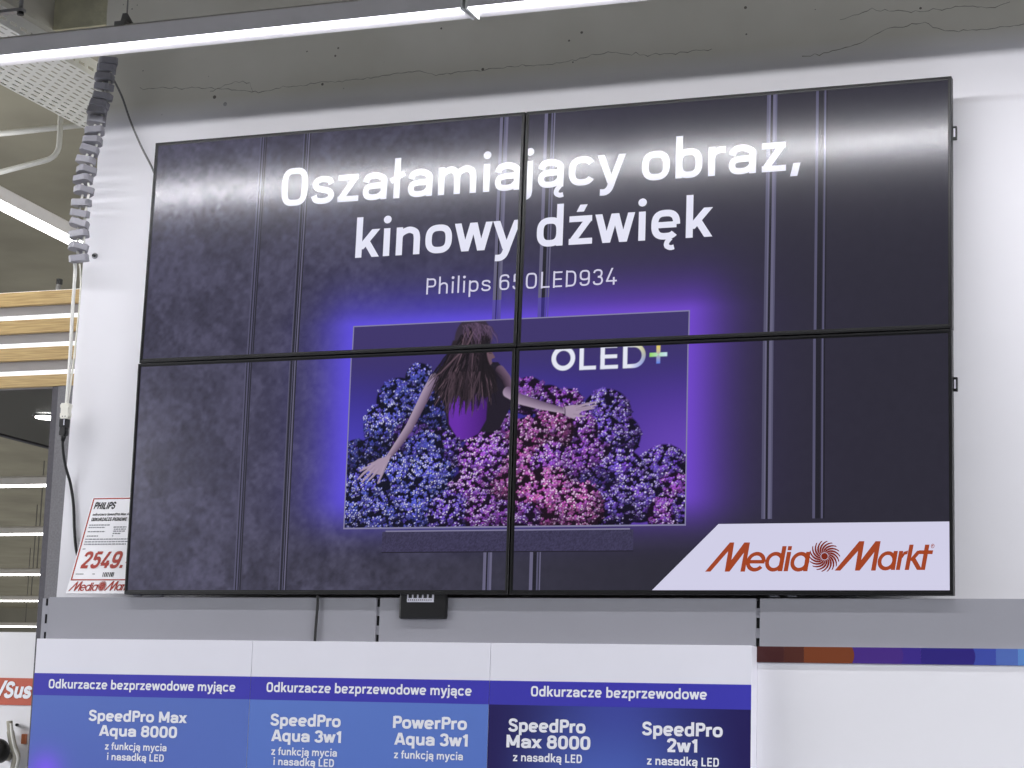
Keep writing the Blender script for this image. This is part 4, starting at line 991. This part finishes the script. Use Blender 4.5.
# ================================================================== LUMINAIRES
def luminaire(name, L, label, group=None, diff='diffuser', lamp=0.0, wid=.085, sag=.025, wash=0.0):
    r = empty(name, (0, 0, 0), label, 'light', group)
    bm = bmesh.new()
    hb = sag-.001; dof = -.018 if wash else 0.0; wg = .018 if wash else 0.0  # wash: housing gains a wing, shaped to cut light going up the wall
    pr = [(-wid/2, hb*.22), (-wid/2, .052), (-wid*.28, .064), (wid*.28, .064), (wid/2+wg, .052), (wid/2+wg, hb*.22+(.006 if wash else 0)), (wid/2-.003+dof*2.2, hb*.22+(.006 if wash else 0)), (wid/2-.003+dof*2.2, hb+.006), (-wid/2+.003, hb+.006), (-wid/2+.003, hb*.22)]
    va = [bm.verts.new((0, y, z)) for y, z in pr]; vb = [bm.verts.new((L, y, z)) for y, z in pr]
    for k in range(len(pr)): bm.faces.new((va[k], va[(k+1) % len(pr)], vb[(k+1) % len(pr)], vb[k]))
    bm.faces.new(va); bm.faces.new(vb[::-1]); bmesh.ops.recalc_face_normals(bm, faces=bm.faces[:]); bm_obj('housing', bm, M['housing'], r)
    bm = bmesh.new(); N = 14; rr = wid/2-.0035
    rr -= -dof; prof = [(dof+rr*math.cos(math.pi*k/N), hb-sag*math.sin(math.pi*k/N)) for k in range(N+1)]
    va = [bm.verts.new((.002, y, z)) for y, z in prof]; vb = [bm.verts.new((L-.002, y, z)) for y, z in prof]
    for k in range(N): f = bm.faces.new((va[k], va[k+1], vb[k+1], vb[k])); f.smooth = True
    bm.faces.new(va); bm.faces.new(vb[::-1]); bmesh.ops.recalc_face_normals(bm, faces=bm.faces[:])
    bm_obj('diffuser', bm, M[diff], r)
    bm = bmesh.new()
    bm.free()
    for xx in (0.003, L-.003): simple_box('end_cap', M['white_metal'], xx-.003, xx+.003, -wid/2-.0015, wid/2+.0015, -.002, .058, r, bevel=.001)
    if wash:
        yl = wid/2-.003+dof*2.2+.001; zl = hb*.22+.006-.0030
        l = bpy.data.lights.new('lamp', 'AREA'); l.shape = 'RECTANGLE'; l.size = L-.02; l.size_y = .004; l.energy = wash; l.color = (.97, .965, 1.0)
        lo = bpy.data.objects.new('lamp', l); COL.objects.link(lo); lo.parent = r; lo.location = (L/2, yl, zl); lo.rotation_euler = (math.radians(90-62), 0, 0)
    return r
YL, ZL = -.64, 1.472
xj = at(470, 10, YL)[0]
LAMP = 18.5
for nm, x0, x1, lb in (('a', xj-3.0, xj-.004, 'long lit linear ceiling light across the top left, above the video wall'), ('b', xj+.004, xj+3.0, 'shorter visible stretch of lit linear light at top centre, right of the joint')):
    r = luminaire('strip_light', x1-x0, lb, 'strip lights over the video wall', 'diffuser', sag=.020, wash=LAMP); r.location = (x0, YL, ZL+Z0)
    bm = bmesh.new()
    for hxw in (at(127, 14, YL)[0],) if nm == 'a' else (xj+1.5,):
        hx_ = hxw-x0; tube(bm, [(hx_, 0, .085), (hx_, 0, 4.95-ZL-Z0)], .0022, 6)
        v1 = [bm.verts.new(q) for q in ((hx_-.022, -.004, .064), (hx_+.03, -.004, .064), (hx_+.004, -.004, .105), (hx_-.012, -.004, .105))]; bm.faces.new(v1)
        box(bm, hx_-.022, hx_+.012, -.028, .028, .060, .074)
    bm_obj('hanger_wire', bm, M['grey_cable'], r)
p0, p1 = atz(0, 205, 1.49), atz(75, 243, 1.49)
dirv = Vector((p1[0]-p0[0], p1[1]-p0[1], 0)); rzl = math.atan2(dirv.y, dirv.x); dirv.normalize()
r = luminaire('strip_light', 3.4, 'lit linear light running back behind the left edge of the white board', None, 'diffuser_bright', wid=.085); st = Vector((p0[0], p0[1], 0))-dirv*.7
r.location = (st.x, st.y, 1.485+Z0); r.rotation_euler = (0, 0, rzl)
bm = bmesh.new(); bm.free()
for xx in (.3, 2.9): simple_box('hanger_wire', M['grey_cable'], xx, xx+.01, -.004, .004, .063, 4.95-1.485-Z0, r)
FARL = ['nearest', 'second', 'third', 'fourth', 'farthest']
FT = ['topmost of the bright light bars stacked left of the grey post', 'second bright light bar from the top left of the grey post', 'middle bright light bar left of the grey post', 'fourth bright light bar from the top left of the grey post', 'lowest bright light bar, just above the white sign board']
for (py, th), lb in zip(((487.5, .11), (535.5, .125), (575.5, .13), (601.5, .16), (627, .19)), FT):
    x, y = atz(0, py, 1.49)
    r = luminaire('strip_light', 9, lb, 'far strip lights', 'diffuser_bright', wid=th*.62, sag=.05); r.location = (x-6.5, y, 1.49+Z0); r.scale = (1, 1, 1.3)
    for xx in (2, 7): simple_box('hanger_wire', M['grey_cable'], xx, xx+.012, -.004, .004, .06, (4.95-1.49-Z0)/1.3, r)

# ================================================================== CABLE TRAY
ZT = 1.80
tx0, tx1 = -2.10, -1.735; ty0, ty1 = -1.2, 3.2
e = empty('cable_tray', (tx0, ty0, ZT+Z0), 'white perforated metal cable tray overhead at the far left', 'cable tray')
bm = bmesh.new(); LN = tx1-tx0; LY = ty1-ty0; nl = 12; pit = LN/nl; sw_ = .008; per = .058; sl_ = .036
def flat(x0, x1, y0, y1, z=0): bm.faces.new([bm.verts.new(q) for q in ((x0, y0, z), (x0, y1, z), (x1, y1, z), (x1, y0, z))])
for k in range(nl):
    xc = (k+.5)*pit
    flat(k*pit, xc-sw_/2, 0, LY); flat(xc+sw_/2, (k+1)*pit, 0, LY)
    y = -(per*.5 if k % 2 else 0)
    while y < LY:
        a, b_ = max(0, y), min(LY, y+per-sl_)
        if b_ > a: flat(xc-sw_/2, xc+sw_/2, a, b_)
        y += per
def vflat(x, y0, y1, z0, z1): bm.faces.new([bm.verts.new(q) for q in ((x, y0, z0), (x, y1, z0), (x, y1, z1), (x, y0, z1))])
bm_obj('perforated_base', bm, M['white_metal'], e)
for xs in (0, LN):
    bm = bmesh.new(); vflat(xs, 0, LY, 0, .018); vflat(xs, 0, LY, .028, .06)
    y = 0
    while y < LY: vflat(xs, y, min(LY, y+.022), .018, .028); y += per
    bm_obj('side_rail', bm, M['white_metal'], e)
# hanger of the tray
hx_, hz_ = at(20, 15, .0)
bm = bmesh.new()
hx = tx1-.03
qx = at(20, 20, -.25)
e = empty('tray_hanger', (qx[0], -.25, ZT+Z0), 'dark threaded rod and cross bar carrying the cable tray at top left', 'hanger')
bm = bmesh.new(); tube(bm, [(0, 0, -.012), (0, 0, 4.95-ZT-Z0)], .007, 10); bm_obj('rod', bm, M['grey_cable'], e)
bm = bmesh.new(); box(bm, -.45, .012, -.012, .012, -.020, -.010); bm_obj('cross_bar', bm, M['steel'], e)
bm = bmesh.new(); tube(bm, [(0, 0, -.030), (0, 0, -.020)], .011, 6); bm_obj('nut', bm, M['black_plastic'], e)

# white conduits hanging behind the tray
YQ = 1.5
def cond(name, px, r_, label, m_='white_metal'):
    P = [(lambda q: (q[0], YQ, q[1]+Z0))(at(x, y, YQ)) for x, y in px]
    bm = bmesh.new(); tube(bm, P, r_, 12); o = bm_obj(name, bm, M[m_]); tag(o, label, 'pipe'); return o
def bend(pts, n=6):
    out = [pts[0]]
    for i in range(1, len(pts)-1):
        a, b_, c = map(lambda t: np.array(t, float), (pts[i-1], pts[i], pts[i+1]))
        u_ = (a-b_)/np.linalg.norm(a-b_)*14; v_ = (c-b_)/np.linalg.norm(c-b_)*14
        for k in range(n+1):
            t = k/n; out.append(tuple((1-t)**2*(b_+u_)+2*t*(1-t)*b_+t*t*(b_+v_)))
    return out+[pts[-1]]
cond('conduit_pipe', bend([(62, 96), (58.5, 157), (-30, 180)]), .0115, 'white conduit pipe dropping from the tray and bending off to the left')
YQ = 1.62
cond('conduit_pipe', [(-40, 138), (95, 123.5)], .0125, 'straight white conduit pipe running level under the cable tray')

# ================================================================== SHOP-IN-SHOP FASCIA, SOFFIT AND POST
YF = 1.0
zf = lambda y: at(0, y, YF)[1]+Z0
fx0, fx1 = -7.5, -1.2
e = empty('slatted_fascia', (fx0, YF, zf(389)), 'fascia of four oak slats with white rails between them, left of the white board', 'fascia')
of = Vector(e.location); LX = fx1-fx0
for a, b_ in ((294.8, 308), (322.4, 335.4), (350, 362.6), (377.6, 389)):
    simple_box('oak_slat', M['wood'], 0, LX, -.02, .0, zf(b_)-of.z, zf(a)-of.z, e, bevel=.001)
for a, b_ in ((317.6, 322.4), (345.2, 350), (372.8, 377.6)):
    simple_box('white_rail', M['rail_white'], 0, LX, -.012, .0, zf(b_)-of.z+.0005, zf(a)-of.z, e)
simple_box('white_rail', M['rail_white'], 0, LX, -.012, .0, zf(294.8)-of.z, zf(294)-of.z, e)
simple_box('back_panel', M['fascia_grey'], 0, LX, .0, .03, 0, zf(294.8)-of.z, e)
# soffit
xs0 = -3.10; zs = at(0, 389, YF)[1]
s0 = atz(0, 434, zs); s1 = atz(50, 448, zs)
e = empty('soffit_panel', (s0[0], YF+.031, zs+Z0), 'dark glossy soffit under the slatted fascia with a round lit downlight', 'soffit')
simple_box('glossy_panel', M['soffit'], 0, 2.6, 0, 6, 0, .03, e); simple_box('edge_trim', M['post_dark'], -.03, 0, 0, 6, -.004, .034, e)
dx_, dy_ = atz(48, 416.5, zs)
e = empty('downlight', (dx_, dy_, zs+Z0), 'round white downlight in the dark soffit', 'light')
bm = bmesh.new(); tube(bm, [(0, 0, -.004), (0, 0, 0)], .062, 28); bm_obj('rim', bm, M['black_plastic'], e)
bm = bmesh.new(); tube(bm, [(0, 0, -.007), (0, 0, -.003)], .05, 28); bm_obj('lens', bm, M['diffuser_bright'], e)
# post
pxl = at(54.5, 388, YF)[0]
e = empty('grey_post', (pxl, YF, 0), 'grey speckled post with a darker left strip under the fascia, beside the white board', 'post')
simple_box('post_face', M['post'], .028, .42, -.018, .10, 0, zf(389)-.001, e); simple_box('post_edge_strip', M['post_dark'], 0, .028, -.012, .10, 0, zf(389)-.001, e)
# small bracket over the slats
bxq, bzq = at(58.5, 289, 1.02)
e = empty('small_bracket', (bxq, 1.02, zf(294)), 'small grey clip with dark cap standing above the top oak slat', 'bracket')
hb = at(58, 277, 1.02)[1]+Z0-zf(294)
simple_box('clip', M['grey_cable'], -.008, .006, -.008, .008, 0, hb*.5, e); simple_box('cap', M['black_plastic'], -.006, .010, -.009, .009, hb*.5, hb*.85, e)

# ================================================================== SIGN WALL AND VACUUM AT LOWER LEFT
YG = 2.0
gz = at(10, 632, YG)[1]
e = empty('display_wall', (-5.2, YG, 0), 'white display wall with a red band of white slanted lettering, left of the grey post', 'display wall')
simple_box('board', M['white_board'], 0, 2.85, 0, .08, 0, gz+Z0, e, bevel=.002)
za, zb2 = at(10, 678, YG)[1]+Z0, at(10, 705, YG)[1]+Z0
bd = simple_box('lettered_band', M['sign_red'], 0, 2.84, -.006, -.0005, zb2, za, e)
bm = text_bm('/Sus', at(-3, 700, YG)[0]+5.2, at(34, 701, YG)[0]+5.2, zb2+.03, .064, -.0085, w=.17, shear=.22); bm_obj('band_lettering', bm, M['white_ink'], bd)
def V(px, py, y): q = at(px, py, y); return Vector((q[0], y, q[1]+Z0))
ho = V(10, 721, YG-.05)
e = empty('vacuum_hose', ho, 'curved grey vacuum tube hanging under the red band', 'vacuum hose')
bm = bmesh.new(); P = [V(x, y, YG-.05)-ho for x, y in ((9.5, 721), (10.5, 732), (13, 745), (16.5, 756), (14, 768), (11, 785), (10, 820))]
tube(bm, smooth_pts(P), [.013]*8+[.016]*(len(smooth_pts(P))-8), 12); bm_obj('tube', bm, M['hose'], e)
bm = bmesh.new(); P2 = [q+Vector((.016, -.012, -.01)) for q in P[:6]]; tube(bm, smooth_pts(P2), .006, 8); bm_obj('grip_edge', bm, M['white_cable'], e)
bm = bmesh.new(); tube(bm, [Vector((.02, .03, -.015)), Vector((.045, -.02, -.015))], .006, 8); tube(bm, [Vector((.0, .048, -.015)), Vector((.02, .03, -.015))], .006, 8); bm_obj('hook', bm, M['black_plastic'], e)
bo = V(-2.5, 751, YG-.08)
bm = bmesh.new(); bmesh.ops.create_uvsphere(bm, u_segments=24, v_segments=14, radius=1)
for vv in bm.verts: vv.co = Vector((vv.co.x*.034, vv.co.y*.075, vv.co.z*.05*(1+.15*vv.co.x)))
e = empty('vacuum_cleaner', bo, 'black rounded vacuum body hanging at the lower left edge', 'vacuum cleaner')
bm_obj('motor_housing', bm, M['black_plastic'], e, smooth=True)
bm = bmesh.new(); tube(bm, [(0, -.06, .04), (-.01, -.02, .075), (-.04, .0, .09)], .010, 10); bm_obj('handle', bm, M['hose'], e)
bm = bmesh.new(); tube(bm, [(0, .03, -.02), (0, .079, -.02)], .02, 12); bm_obj('wall_holder', bm, M['hose'], e)
o = simple_box('orange_tag', M['orange'], *(lambda a, b_: (a.x, b_.x, YG-.012, YG-.001, b_.z, a.z))(V(23, 734, YG), V(27, 744, YG)), bevel=.002)
tag(o, 'small orange peg tag on the white display wall', 'tag')

# ================================================================== AMBIENT LIGHT AND ADDED FILL LIGHTS
wd = bpy.data.worlds.new('store_light'); S.world = wd; wd.use_nodes = True
bgN = wd.node_tree.nodes['Background']; bgN.inputs['Color'].default_value = (.96, .95, .90, 1); bgN.inputs['Strength'].default_value = .05
def area(name, loc, sx_, sy2, power, rot=(0, 0, 0), color=(.95, .96, 1)):
    l = bpy.data.lights.new(name, 'AREA'); l.shape = 'RECTANGLE'; l.size = sx_; l.size_y = sy2; l.energy = power; l.color = color
    o = bpy.data.objects.new(name, l); COL.objects.link(o); o.location = loc; o.rotation_euler = rot; return o
area('store_fill_light', (5.4, -4.4, 1.45+Z0), 3.6, 5.0, 690)  # added fill, out of view, kept clear of the screens' mirror angle
area('store_fill_light', (-7.2, -4.4, 1.45+Z0), 4.0, 5.0, 1100)  # second added fill, out of view, lifts the left side and the cards
area('side_fill_light', (7.0, -4.5, .6+Z0), 3.0, 2.5, 10, rot=(math.radians(90), 0, math.radians(58)), color=(1, .98, .92))  # added soft fill for the ambient tone of the upper wall
area('aisle_fill_light', (-5.4, 1.4, 1.0+Z0), 2.0, 3.0, 90, rot=(0, math.radians(-112), 0), color=(1, .99, .95))  # unseen fill added to brighten the underside of the cable tray
area('deep_store_fill_light', (-17, 26, .9+Z0), 28, 44, 1500, rot=(math.pi, 0, 0), color=(1, .98, .92))  # upward fill added to brighten the far ceiling, no fixture here
area('aisle_fill_light', (-.3, 2.2, 1.25+Z0), 1.2, 2.4, 26, rot=(0, math.radians(90), 0), color=(1, .99, .95))  # added behind the wall to light the side of the left strip light
S.cycles.use_denoising = True
S.cycles.max_bounces = 6
